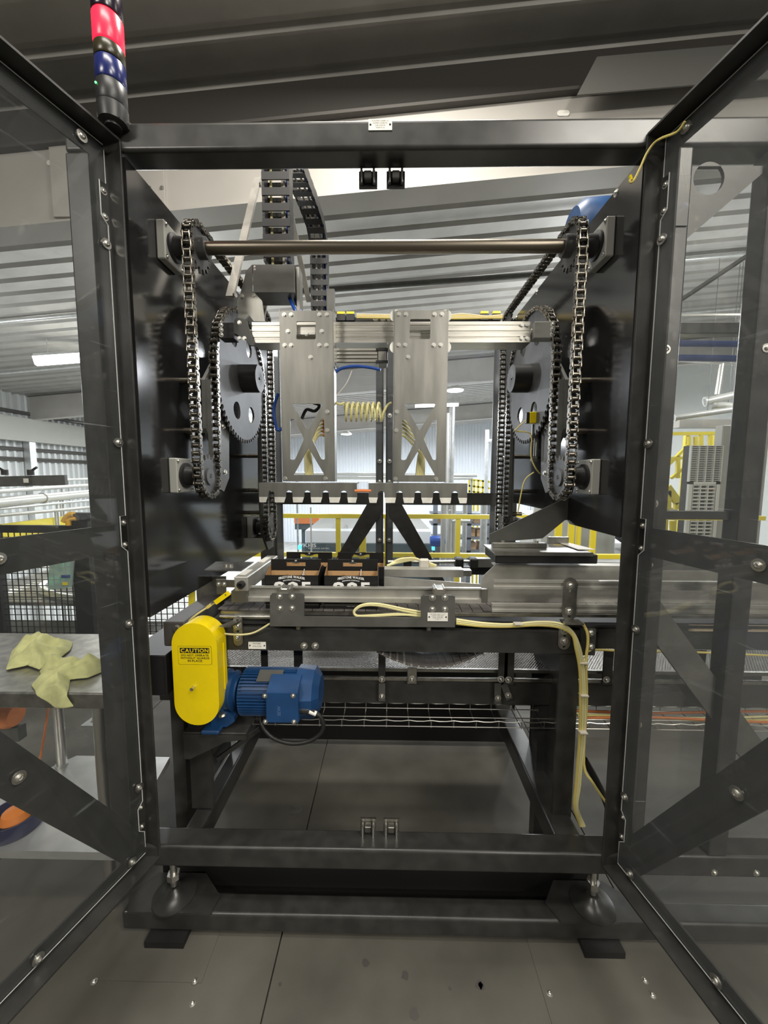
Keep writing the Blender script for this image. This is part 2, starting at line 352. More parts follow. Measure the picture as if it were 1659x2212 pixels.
sp = P(345, 440, 2.89); part('splice_plate', B(-2.4, P(357, 440, 2.89).x, 2.88, 2.899, zc(-2, 1.99), zc(-2.3, 2.48)), 'girder_paint', g)
for px, py in ((323, 406), (350, 406), (350, 442), (350, 480)): bolt(g, P(px, py, 2.88), (0, -1, 0), .012)
part('lap_plate', MB().prism([(p.x, p.z) for p in (P(1245, 208, 2.78), P(1750, 165, 2.78), P(1750, 85, 2.78), P(1288, 126, 2.78))], 'y', 2.77, 2.78), 'lap_grey', g)
rafter('trim_2', 10.3, 2.25, 2.86, -9.6, 9.4); rafter('trim_3', 17.5, 2.2, 2.86, -9.6, 9.4)
for y in (6.0, 8.2, 13): part('purlin_pipe', cy((-9.6, y, zc(-9.6)-.10), (9.3, y, zc(9.3)-.10), .03, 10), 'galvanised', ce)
# walls
def corr(mb, L, z0, z1, p, d, f):   # corrugated sheet: f(u, depth, z) -> point
    prof = []; n = int(L/p)
    for i in range(n): u = i*p; prof += [(u, 0), (u+p*.5, 0), (u+p*.62, d), (u+p*.88, d)]
    prof.append((n*p, 0)); k = len(prof); vs = [f(u, q, z0) for u, q in prof]+[f(u, q, z1) for u, q in prof]
    return mb.add(vs, [(i, i+1, k+i+1, k+i) for i in range(k-1)])
wl = struct('wall_left', B(-9.9, -9.84, -7, 26, -3, 4.0), 'wall_white')
part('corrugated_sheet', corr(MB(), 21, -3, 3.75, .2, .075, lambda u, q, z: (-9.83+q, 5+u, z)), 'wall_white', wl)
wb = struct('wall_back', B(-9.8, 9.5, 26.06, 26.12, -3, 5.4), 'wall_back')
part('corrugated_sheet', corr(MB(), 19, -3, 5.2, .2, .05, lambda u, q, z: (-9.7+u, 26.05-q, z)), 'wall_back', wb)
struct('wall_right', B(9.5, 9.6, -7, 26, -3, 5.4), 'wall_white')
struct('wall_front', B(-9.8, 9.5, -7.1, -7, -.2, 5.4), 'cabinet_grey')
struct('floor_lower', B(-9.8, 9.5, 4.0, 26.1, -3.1, -3), 'concrete')
tr = struct('trim_4', B(-9.78, -9.5, 4, 12.6, 2.42, 3.02), 'cabinet_grey')
struct('trim_5', B(-9.7, -9.3, 12.4, 12.8, -3, 3.7), 'rack_steel')
for z, r in ((3.18, .05), (2.22, .05), (1.98, .03), (1.93, .03)):
    part('conduit', cy((-9.74, 4, z), (-9.74, 12.4, z), r, 8), 'purlin_dark', tr)
part('wall_post', B(-9.72, -9.55, 10.15, 10.33, -3, 2.42), 'galvanised', tr)
# ---------------- machine frame ----------------
FR = 1.15; XL, XR = -.75, .70; TB = .075
m = thing('machine_frame', 'charcoal painted steel frame of the packing machine with two open clear doors', 'machine frame', (-.03, 1.9, 0))
def fpart(name, b, mm='frame_paint', **k): return part(name, b, mm, m, **k)
fpart('top_beam', B(-.915, 2.6, FR, FR+TB, 2.458, 2.533, .010, seg=8))
fpart('bottom_beam', B(-.84, .77, FR, FR+TB, .262, .337, .010, seg=8))
fpart('base_tube', B(-.90, 2.4, FR, FR+.07, .024, .092, .010, seg=8))
fpart('bottom_beam', B(.78, 2.4, FR+.0, FR+TB, .262, .337, .010, seg=8))
for x0, x1 in ((-.915, -.84), (.775, .825)): fpart('front_post', B(x0, x1, FR, FR+TB, .337, 2.458, .006, seg=3))
fpart('front_post', B(1.035, 1.095, FR, FR+.06, .337, 2.458, .006, seg=2))
for x in (-.875, .735): fpart('rear_post', B(x, x+TB+.03, 2.55, 2.625, .1, 2.533, .006, seg=2))
fpart('rear_beam', B(-.875, 2.4, 2.55, 2.625, 2.458, 2.533, .008, seg=3)); fpart('rear_beam', B(-.875, 2.4, 2.4, 2.475, .10, .30, .008, seg=2))
for x0, x1 in ((-.715, -.655), (.575, .665)): fpart('side_rail', B(x0, x1, FR+TB, 2.45, .235, .325, .008, seg=3))
fpart('gap_dark_strip', B(-.84, .77, 1.29, 1.295, .0, .24), 'rubber_black')  # black strip added to darken the gap under the bottom beam
# side plates of glossy black sheet
def sideplate(x0, x1, pts): return fpart('side_plate', MB().prism(pts, 'x', x0, x1), 'plate_paint')
sideplate(XL-.012, XL, [(1.16, 1.115), (2.45, 1.115), (2.45, 2.45), (1.16, 2.45)])
sideplate(XR, XR+.012, [(1.17, 1.375), (1.50, 1.375), (1.56, 1.41), (2.45, 1.41), (2.45, 2.45), (1.17, 2.45)])
for y in (1.3, 1.62, 1.95, 2.25): bolt(m, (XR, y, 2.44), (-1, 0, 0), .007, 'button')
# round-hole gusset, mid rail, brace and panes of the fixed panel right of the right door
hc = P(1525, 391, FR+.03)
fpart('gusset_plate', MB().prism([(.824, 2.42), (1.03, 2.42), (1.03, 2.40), (.835, 2.23), (.824, 2.23)], 'y', FR+.02, FR+.03, holes=[[(hc.x+.043*math.cos(k*PI/12), hc.z+.043*math.sin(k*PI/12)) for k in range(24)]]), 'gusset_grey')
fpart('mid_rail', B(.825, 1.035, FR+.03, FR+.06, 1.43, 1.455)); fpart('mid_rail', B(.825, 1.4, FR+.02, FR+.05, 1.275, 1.335), 'gusset_grey')
fpart('brace', MB().prism([(.822, 1.20), (1.24, .66), (1.24, .525), (.822, 1.06)], 'y', FR+.03, FR+.04), 'gusset_grey')
fpart('fixed_pane', B(.79, 2.0, FR+.076, FR+.08, .34, 2.45), 'polycarbonate')
for px, py in ((1438, 755), (1412, 1088), (1404, 1220), (1377, 1565), (1655, 752)): p = P(px, py, FR); bolt(m, (p.x, FR, p.z), (0, -1, 0), .0075, 'washer')
for px, py in ((1543, 1885), (1634, 1886)): p = P(px, py, FR); bolt(m, (p.x, FR, p.z), (0, -1, 0), .007, 'button')
for z0, z1 in ((2.25, 2.38), (1.27, 1.40), (.42, .53)): fpart('hinge_plate', B(.778, .818, FR-.004, FR, z0, z1, .001))
# levelling feet on base plates
for s, x in ((-1, -.745), (1, .70)):
    fpart('foot_plate', MB().prism([(x-.13, 1.145), (x+.15*(1 if s < 0 else 1), 1.145), (x+.16, 1.20), (x+.075, 1.275), (x-.10, 1.275), (x-.16, 1.20)], 'z', .092, .1), 'frame_paint')
    f = part('levelling_foot', MB().lathe([(.07, .1), (.07, .105), (.05, .110), (.028, .124), (.018, .136), (.0, .136)], (x, 1.2, 0), 'z', 28), 'frame_paint', m)
    part('stem', cy((x, 1.2, .14), (x, 1.2, .262), .011, 14), 'zinc', f); part('nut', cy((x, 1.2, .165), (x, 1.2, .186), .021, 6, smooth=False), 'zinc', f)
    fpart('pad', B(x-.06, x+.07, 1.118, 1.28, .002, .024), 'rubber_black')
# door catches in pairs on the lower and upper beam
for px, py, up_ in ((795, 1797, 1), (845, 1797, 1), (795, 377, 0), (855, 377, 0)):
    c = PZ(px, py, .345) if up_ else P(px, py, FR+TB); mm = 'zinc' if up_ else 'black_plastic'
    c.y = FR+TB-.01 if up_ else c.y
    z = .337 if up_ else 2.458-.045
    o = fpart('door_catch', B(c.x-.027, c.x+.027, c.y+.005, c.y+.012, z, z+.045), 'black_plastic' if not up_ else 'stainless_dark')
    for sx in (-1, 1):
        part('catch_arm', B(c.x+sx*.014, c.x+sx*.022, c.y-.018, c.y+.005, z+.004, z+.034, .002), mm, o)
        part('catch_pin', cy((c.x+sx*.018, c.y-.02, z-.004 if not up_ else z+.0), (c.x+sx*.018, c.y-.02, z+.04), .003, 8), mm, o)
    part('catch_block', B(c.x-.011, c.x+.011, c.y-.016, c.y+.005, z+.012, z+.034, .002), 'stainless_dark' if up_ else 'gusset_grey', o)
nameplate(m, P(796, 272, FR).x, P(847, 272, FR).x, 2.503, 2.531, FR, [('PE DROPPED CARRIER LOC', .72), ('DROPPED CARRIER PEC', .62), ('JOB 46967B', .42), ('MADE IN US', .36)])
# ---- doors ----
def door(side):
    a = R(17 if side < 0 else 12); P0 = V((-.80, 1.163, 0)) if side < 0 else V((.74, 1.158, 0))
    d = V((side*math.sin(a), -math.cos(a), 0)); n = V((-side*math.cos(a), -math.sin(a), 0))   # d: hinge to free edge, n: inner face
    M = Mx(((d.x, n.x, 0, P0.x), (d.y, n.y, 0, P0.y), (0, 0, 1, 0), (0, 0, 0, 1)))            # local (s, t, z)
    Ld = .74; z0, z1 = .30, 2.487; w = .05; t = .006; fr = MB()
    fr.box(0, w, -t-.006, -.006, z0, z1, M=M).box(-.004, .002, -.012, .047, z0, z1, .002, M=M, seg=2)
    fr.box(0, Ld, -t-.006, -.006, z1-.06, z1, M=M).box(0, Ld, -.012, .047, z1-.004, z1+.002, M=M)
    fr.box(0, Ld, -t-.006, -.006, z0, z0+w, M=M).box(0, Ld, -.012, .047, z0-.004, z0+.002, M=M)
    fr.box(Ld-w, Ld, -t-.006, -.006, z0, z1, M=M).box(Ld-.002, Ld+.004, -.012, .047, z0, z1, M=M)
    o = part('guard_door', fr, 'frame_paint', m, 'open %s guard door of clear plastic in a charcoal angle frame' % ('left' if side < 0 else 'right'))
    def nt(zc_, h=.055): return [(.012, zc_-h), (.03, zc_-h+.018), (.03, zc_+h-.018 if zc_ < 1 else zc_+h), (.012, zc_+h)]
    out = [(.012, z0+.012)]+nt(.443)+nt(1.381)+nt(2.32)+[(.012, z1-.012), (Ld-.01, z1-.012), (Ld-.01, z0+.012)]
    pm = MB(); pm.prism([(s_, z_) for s_, z_ in out], 'y', -.0055, -.0005)
    pn = MB().sub(pm, M); part('pane', pn, 'polycarbonate' if side < 0 else 'polycarbonate_worn_glare', o); part('pane_edge_glint', MB().tube([M @ V((s_, -.0015, z_)) for s_, z_ in out], .0014, 6, 1, closed=True), 'pane_edge_glint', o)
    part('cross_rail', B(.006, Ld, -.013, -.006, 1.328, 1.412, M=M), 'frame_paint', o); part('cross_rail_lip', B(.02, Ld, -.04, -.013, 1.328, 1.333, M=M), 'frame_paint', o)
    b = MB(); b.prism([(.03, .34), (.065, .31), (.62, 1.24), (.62, 1.328), (.56, 1.328), (.022, .40)], 'y', -.014, -.007); bb = MB().sub(b, M); part('brace', bb, 'frame_paint', o)
    L = lambda s_, t_, z_: M @ V((s_, t_, z_))
    for z in (2.21, 1.655, 1.10, .553): bolt(o, L(.022, 0, z), n, .0082, 'washer')
    for s_ in (.06, .32, .6): bolt(o, L(s_, 0, z0+.028), n, .0082, 'washer'); bolt(o, L(s_+.012, 0, z1-.035), n, .0082, 'washer')
    bolt(o, L(.325, 0, .83), n, .009, 'washer'); bolt(o, L(.325, 0, 1.368), n, .0085, 'washer')
    for zz in (.443, 1.381, 2.32):
        part('hinge', cy(L(-.012, -.01, zz-.05), L(-.012, -.01, zz+.05), .008, 10), 'frame_paint', o)
        for dz in (-.034, .034): bolt(o, L(.016, -.006, zz+dz), n, .0062, 'button')
    return L
LL = door(-1); LR = door(1)
# rear doors: closed, seen across the machine
for side, x0, x1 in ((-1, -.77, -.045), (1, -.03, .715)):
    y = 2.56; b = MB(); xi = x1 if side < 0 else x0; w = .05
    b.box(x0, x1, y, y+.01, 2.42, 2.487).box(x0, x1, y, y+.01, .30, .35).box(x0, x0+w, y, y+.01, .3, 2.487).box(x1-w, x1, y, y+.01, .3, 2.487)
    o = part('guard_door', b, 'frame_paint', m, 'closed rear guard door behind the grippers, %s of the pair' % ('left' if side < 0 else 'right'))
    part('pane', B(x0+.01, x1-.01, y-.006, y-.001, .31, 2.475), 'polycarbonate_rear', o)
    part('cross_rail', B(x0+.004, x1-.004, y-.014, y-.007, 1.368, 1.448), 'frame_paint', o)
    c = MB(); e = x1-.02 if side < 0 else x0+.02; q = -1 if side < 0 else 1
    c.prism([(e+q*.0, 1.368), (e+q*.09, 1.368), (e+q*.44, .75), (e+q*.36, .75), (e, 1.30)], 'y', y-.013, y-.007); part('brace', c, 'frame_paint', o)
    for z in (1.52, 1.655, 1.95, 1.42, 1.13): bolt(o, (xi-q*-.025, y-.006, z), (0, -1, 0), .0085, 'washer')
# spacer bars and inner guide plates carrying the chain sprockets (mirrored left and right)
XM = -.025
def mir(x, s): return x if s < 0 else 2*XM-x
PLA = [PX(px, py, -.668) for px, py in ((470, 770), (455, 785), (437, 820), (440, 925), (467, 990), (470, 1055), (480, 1062), (491, 1032), (491, 920), (476, 880), (472, 800))]
PLB = [PX(px, py, -.668) for px, py in ((566, 850), (566, 915), (558, 945), (559, 1065), (564, 1150), (577, 1188), (588, 1180), (586, 1040), (583, 880), (573, 850))]
for s in (-1, 1):
    for pl in (PLA, PLB): fpart('guide_plate', MB().prism([(p.y, p.z) for p in pl], 'x', mir(-.672, s), mir(-.660, s)), 'gusset_grey')
    for y, z in ((1.40, 1.894), (1.41, 1.72), (2.05, 1.48), (2.05, 1.36), (2.06, 1.23), (2.02, 1.66), (2.02, 1.78)): fpart('spacer_rod', cy((mir(XL, s), y, z), (mir(-.672, s), y, z), .0105, 14), 'shaft_steel')
    for y_, za_, zb_ in ((1.402, 1.60, 1.90), (1.943, 1.36, 1.88)): fpart('wear_strip', B(mir(-.660, s), mir(-.645, s), y_, y_+.010, za_, zb_), 'gusset_grey')
    for px, py in ((456, 824), (482, 921), (461, 933), (486, 1020), (577, 893), (567, 953), (580, 987), (575, 1148)):
        p = PX(px, py, -.660); bolt(m, (mir(-.660, s), p.y, p.z), (-s, 0, 0), .0085)
    for y, z, w in ((1.352, 1.558, .054), (1.345, 2.31, .054), (2.04, 1.285, .05)):
        o = fpart('bearing_block', B(mir(XL, s), mir(XL+.028, s), y-w, y+w, z-w*1.1, z+w*1.1, .003), 'cabinet_grey')
        part('bearing_ring', MB().lathe([(.044, 0), (.044, -s*.008), (.036, -s*.012), (.030, -s*.05), (0, -s*.05)], (mir(XL+.028, s), y, z), 'x', 28), 'hub_black', o)
        for dy in (-1, 1): bolt(o, (mir(XL+.028, s), y+dy*(w-.010), z-w*1.1+.010), (-s, 0, 0), .005, 'button'); bolt(o, (mir(XL+.028, s), y+dy*(w-.010), z+w*1.1-.010), (-s, 0, 0), .005, 'button')
# ---------------- chain drives ----------------
PITCH = .0254; RC = 12.7e-3/math.sin(PI/17); RB = 12.7e-3/math.sin(PI/66)
S1, S2, S3, S4, S5 = (1.345, 2.31), (1.352, 1.555), (1.70, 1.975), (2.035, 1.285), (2.04, 2.31)
def path():
    """serpentine loop in the (y,z) plane: down the front, under S2, up and over S3, down, under S4, up the rear, over S5, forward to S1"""
    seq = [(S1, RC, 1), (S2, RC, 1), (S3, RB, -1), (S4, RC, 1), (S5, RC, 1)]; n = len(seq); pts = []; seg = []
    for i in range(n):   # tangent from circle i to circle i+1
        (c0, r0, s0), (c1, r1, s1) = seq[i], seq[(i+1) % n]; dx, dy = c1[0]-c0[0], c1[1]-c0[1]; D = math.hypot(dx, dy); th = math.atan2(dy, dx)
        # counter-clockwise (+1) circles have the belt on their right-hand normal
        al = math.acos((s0*r0-s1*r1)/D); ang = th-al
        nx, ny = math.cos(ang), math.sin(ang)
        seg.append(((c0[0]+nx*s0*r0, c0[1]+ny*s0*r0), (c1[0]+nx*s1*r1, c1[1]+ny*s1*r1)))
    for i in range(n):
        c, r, sg = seq[i]; a = seg[i-1][1]; b = seg[i][0]; t0 = math.atan2(a[1]-c[1], a[0]-c[0]); t1 = math.atan2(b[1]-c[1], b[0]-c[0])
        while sg > 0 and t1 < t0: t1 += 2*PI
        while sg < 0 and t1 > t0: t1 -= 2*PI
        k = max(2, int(abs(t1-t0)*r/.004))
        pts += [(c[0]+r*math.cos(t0+(t1-t0)*j/k), c[1]+r*math.sin(t0+(t1-t0)*j/k)) for j in range(k+1)]
        e = seg[i]; L = math.hypot(e[1][0]-e[0][0], e[1][1]-e[0][1]); k = int(L/.004)
        pts += [(e[0][0]+(e[1][0]-e[0][0])*j/k, e[0][1]+(e[1][1]-e[0][1])*j/k) for j in range(1, k)]
    return pts
def stations(pts):
    n = len(pts); cum = [0]
    for i in range(n): a, b = pts[i], pts[(i+1) % n]; cum.append(cum[-1]+math.hypot(b[0]-a[0], b[1]-a[1]))
    T = cum[-1]; N = 2*round(T/PITCH/2); out = []; j = 0
    for i in range(N):
        u = T*i/N
        while cum[j+1] < u: j += 1
        f = (u-cum[j])/(cum[j+1]-cum[j]+1e-9); a, b = pts[j % n], pts[(j+1) % n]; out.append((a[0]+(b[0]-a[0])*f, a[1]+(b[1]-a[1])*f))
    return out
ST = stations(path())
def linkplate(mb, x0, x1, h):
    p = PITCH/2; q = []
    for k in range(5): t = -PI/2.6+PI/1.3*k/4; q.append((p+h*math.cos(t), h*math.sin(t)))
    q.append((0, h*.72))
    for k in range(5): t = PI-PI/2.6+PI/1.3*k/4; q.append((-p+h*math.cos(t), h*math.sin(t)))
    q.append((0, -h*.72)); return mb.prism(q, 'x', x0, x1)
OUT = MB(); [linkplate(OUT, sx*.0155, sx*.0125, .0108) for sx in (-1, 1)]; [OUT.cyl((-.0175, q*PITCH/2, 0), (.0175, q*PITCH/2, 0), .004, 6) for q in (-1, 1)]
INN = MB(); [linkplate(INN, sx*.0122, sx*.0092, .0108) for sx in (-1, 1)]; [INN.cyl((-.0092, q*PITCH/2, 0), (.0092, q*PITCH/2, 0), .0079, 10, caps=False) for q in (-1, 1)]
ME_O, ME_I = OUT.mesh('outer_link', 'chain_steel'), INN.mesh('inner_link', 'chain_steel')
def sprocket(s, c, r, teeth, x, hub, holes, label, boss):
    t = thing('sprocket', label, 'sprocket', (x, c[0], c[1])); q = []
    for i in range(teeth):
        for f, rr in ((-.5, r-.0085), (-.22, r-.006), (-.09, r+.0075), (.09, r+.0075), (.22, r-.006)):
            a = 2*PI*(i+f)/teeth; q.append((c[0]+rr*math.cos(a), c[1]+rr*math.sin(a)))
    hs = []
    for a0 in holes:
        h = []
        for k in range(16):   # rounded slots round the hub
            u = 2*PI*k/16; rr = r*.62+.036*math.cos(u); aa = a0+.22*math.sin(u); h.append((c[0]+rr*math.cos(aa), c[1]+rr*math.sin(aa)))
        hs.append(h)
    part('toothed_disc', MB().prism(q, 'x', x-.0045, x+.0045, holes=hs), 'sprocket_steel', t)
    b = MB().cyl((x, *c), (x-s*boss, *c), hub, 28); part('hub', b, 'hub_black' if boss > .05 else 'sprocket_steel', t)
    part('hub_face', MB().lathe([(hub*.97, 0), (hub*.97, -s*.002), (hub*.3, -s*.002), (hub*.24, -s*.0005), (hub*.1, -s*.0005), (hub*.08, -s*.004), (0, -s*.004)], (x-s*boss, *c), 'x', 28), 'sprocket_steel', t)
    return t
for s in (-1, 1):
    x = mir(-.642, s); sd = 'left' if s < 0 else 'right'
    ch = thing('roller_chain', 'heavy greased roller chain looping round the sprockets on the %s side plate' % sd, 'chain', (x, 1.7, 1.8))
    for i in range(len(ST)):
        a, b = ST[i], ST[(i+1) % len(ST)]; c = ((a[0]+b[0])/2, (a[1]+b[1])/2)
        link('outer_link' if i % 2 else 'inner_link', ME_O if i % 2 else ME_I, (x, c[0], c[1]), ch, Mx.Rotation(math.atan2(b[1]-a[1], b[0]-a[0]), 3, 'X').to_quaternion())
    sprocket(s, S1, RC, 17, x, .034, (), 'small upper front sprocket at the %s end of the brown cross shaft' % sd, .03)
    sprocket(s, S2, RC, 17, x, .03, (), 'small lower front sprocket under the %s chain loop' % sd, .008)
    sprocket(s, S3, RB, 66, x, .058, (R(62), R(122), R(242), R(302)), 'large slotted sprocket with a thick hub on the %s side' % sd, .075)
    sprocket(s, S4, RC, 17, x, .03, (), 'small rear bottom sprocket at the foot of the %s chain' % sd, .008)
    sprocket(s, S5, RC, 17, x, .03, (), 'small rear top sprocket behind the %s large sprocket' % sd, .008)
t = solo('cross_shaft', cy((-.648, *S1), (mir(-.648, 1), *S1), .0205, 24), 'shaft_steel', 'long brown steel shaft spanning the top between the two chains', 'shaft')
# ---------------- gripper carriage ----------------
gb = thing('gantry_beam', 'bright aluminium cross beam carried between the two chains', 'gantry beam', (-.016, 1.46, 2.08))
pr = [(1.46, 2.045), (1.53, 2.045), (1.53, 2.118), (1.46, 2.118)]
prof = []; zz = [2.045, 2.058, 2.060, 2.064, 2.066, 2.078, 2.080, 2.085, 2.087, 2.099, 2.101, 2.105, 2.107, 2.118]; dd = [0, 0, .003, .003, 0, 0, .003, .003, 0, 0, .003, .003, 0, 0]
part('extrusion', MB().prism([(1.46+d_, z_) for z_, d_ in zip(zz, dd)]+[(1.545, 2.118), (1.545, 2.045)], 'x', -.51, .503), 'aluminium', gb)
ep = [(-.538, 2.06), (-.515, 2.032), (-.50, 2.032), (-.50, 2.045), (-.515, 2.085), (-.525, 2.12), (-.538, 2.125), (-.56, 2.13), (-.57, 2.12), (-.57, 2.075)]
part('end_plate', MB().prism(ep, 'y', 1.448, 1.458), 'gusset_grey', gb)
for px, py in ((517, 697), (517, 731), (528, 731)): p = P(px, py, 1.448); bolt(gb, (p.x, 1.448, p.z), (0, -1, 0), .0062)
for x in (.475, .494):
    for z in (2.058, 2.105): bolt(gb, (x, 1.46, z), (0, -1, 0), .0068)
part('end_plate', B(.503, .508, 1.462, 1.54, 2.045, 2.118), 'stainless_dark', gb)
for s in (-1, 1):
    x0, x1 = (-.57, -.625) if s < 0 else (.515, .588)
    bl = part('chain_clamp', B(x0, x1, 1.445, 1.49, 2.055, 2.112, .002), 'hub_black' if s < 0 else 'cabinet_grey', gb, 'black chain clamp block' if s < 0 else 'grey chain clamp block')
    for dz in (2.068, 2.085, 2.102): bolt(bl, (x1+s*-.008, 1.445, dz), (0, -1, 0), .0055, 'button')
    part('stub_axle', cy((-.50 if s < 0 else .505, 1.475, 2.085), (x0, 1.475, 2.085), .012, 12), 'zinc', gb)
# tall carriage bracket with its long link arm
BK = [P(px, py, 1.5) for px, py in ((520, 632), (550, 632), (566, 650), (572, 694), (548, 694), (538, 680), (530, 690), (515, 694), (512, 650))]
part('bracket_plate', MB().prism([(p.x, p.z) for p in BK], 'y', 1.50, 1.508), 'stainless', gb)
for px, py in ((523, 640), (548, 638)): p = P(px, py, 1.5); bolt(gb, (p.x, 1.5, p.z), (0, -1, 0), .006)
# cable box over the bracket
bx = [P(545, 571, 1.62), P(635, 571, 1.62), P(635, 632, 1.62), P(545, 632, 1.62)]
cb = thing('cable_box', 'dark sheet metal box hanging under the near cable carrier', 'box', (bx[0].x, 1.62, bx[2].z))
part('cover', B(bx[0].x, bx[1].x, 1.62, 1.74, bx[2].z, bx[0].z, .002), 'gusset_grey', cb)
part('flap', MB().prism([(p.x, p.z) for p in (P(545, 571, 1.62), P(545, 632, 1.62), P(519, 634, 1.62), P(532, 585, 1.62))], 'y', 1.62, 1.624), 'gusset_grey', cb)
part('mounting_strip', B(bx[1].x+.004, bx[1].x+.016, 1.64, 1.70, P(0, 690, 1.66).z, bx[0].z), 'stainless', cb)
for px, py in ((550, 576), (550, 582)): p = P(px, py, 1.62); bolt(cb, (p.x, 1.62, p.z), (0, -1, 0), .0025, 'button')
# link arms
ARM = [((555, 385, 1.90), (500, 642, 1.52)), ((566, 392, 1.92), (664, 645, 2.45))]
la = thing('link_arm', 'near flat aluminium arm leaning over to the carriage bracket', 'link arm', P(500, 642, 1.52))
part('bar', beam(MB(), P(557, 386, 1.90), P(497, 642, 1.52), .030, .012, (0, -1, 0)), 'bar_alu', la)
bolt(la, P(562, 400, 1.88), (.9, -.4, 0), .012, 'cap'); bolt(la, P(506, 638, 1.50), (.9, -.4, 0), .010, 'cap')
lb = solo('link_arm', beam(MB(), P(630, 470, 2.2), P(667, 652, 2.5), .028, .012, (0, -1, 0)), 'bar_alu', 'far thin link arm slanting down to the rear post behind the cable carrier', 'link arm')
lc = solo('link_arm', beam(MB(), P(590, 560, 2.0), P(566, 690, 1.7), .022, .01, (0, -1, 0)), 'bar_alu', 'short aluminium strut half hidden behind the cable box', 'link arm')
# energy chains: a hanging front run and an arched run to the rear post
def carrier(label, pts, w, xs, pitch, cabs):
    t = thing('cable_carrier', label, 'cable carrier', pts[0])
    d = [0]
    for a, b in zip(pts, pts[1:]): d.append(d[-1]+(V(b)-V(a)).length)
    n = int(d[-1]/pitch); hx = .03
    def at(u):
        for i in range(len(pts)-1):
            if u <= d[i+1] or i == len(pts)-2: f = (u-d[i])/(d[i+1]-d[i]); return V(pts[i]).lerp(V(pts[i+1]), f)
    for i in range(n):
        a, b = at(i*pitch), at((i+1)*pitch); e = (b-a).normalized(); X = V((1, 0, 0)); N = X.cross(e).normalized()
        M = Mx(((X.x, N.x, e.x, a.x), (X.y, N.y, e.y, a.y), (X.z, N.z, e.z, a.z), (0, 0, 0, 1))); mb = MB()
        for sx in (-1, 1): mb.box(sx*w/2, sx*(w/2-.010), -hx, hx, 0, pitch*.98, M=M)
        mb.box(-w/2, w/2, -hx-.004, -hx+.002, pitch*.25, pitch*.75, M=M); mb.box(-w/2, w/2, hx-.002, hx+.004, pitch*.25, pitch*.75, M=M)
        part('carrier_link', mb, 'black_plastic', t)
    for k, (off, mt) in enumerate(cabs): part('inner_cable', MB().tube([V(p)+V((off, .005*(k % 2), 0)) for p in pts], .006, 6, 2), mt, t)
    return t
Y1 = 1.78; p0 = P(603, 572, Y1)
carrier('near cable carrier with pale cables hanging straight down to the dark box', [(p0.x, Y1, p0.z), (p0.x, Y1, p0.z+.5), (p0.x-.0, Y1+.05, 3.0)], .118, 0, .062, ((-.028, 'cable_pale'), (.02, 'sheet_pale'), (.03, 'sheet_pale'), (.04, 'hose_blue')))
q0 = P(692, 672, 2.5); q1 = P(690, 540, 2.5); q2 = P(684, 490, 2.44); q3 = P(668, 440, 2.32); q4 = P(650, 395, 2.18); q5 = P(632, 350, 2.05)
carrier('far cable carrier arching up and forward from the rear post', [q0, q1, q2, q3, q4, q5], .105, 0, .062, ((-.02, 'sheet_pale'), (.01, 'sheet_pale'), (.03, 'hose_blue')))
solo('carrier_post', B(P(708, 650, 2.5).x, P(724, 650, 2.5).x, 2.46, 2.5, 2.44, P(0, 630, 2.5).z), 'gusset_grey', 'dark flat post beside the foot of the far cable carrier', 'post')
solo('hose', MB().tube([P(620, 630, 1.68), P(628, 650, 1.66), P(640, 676, 1.63), P(650, 700, 1.6)], .007, 8), 'hose_blue', 'blue hose dropping out of the dark cable box, left one', 'hose')
solo('hose', MB().tube([P(632, 632, 1.70), P(640, 652, 1.68), P(652, 680, 1.65), P(660, 704, 1.62)], .007, 8), 'hose_blue', 'blue hose dropping out of the dark cable box, right one', 'hose')
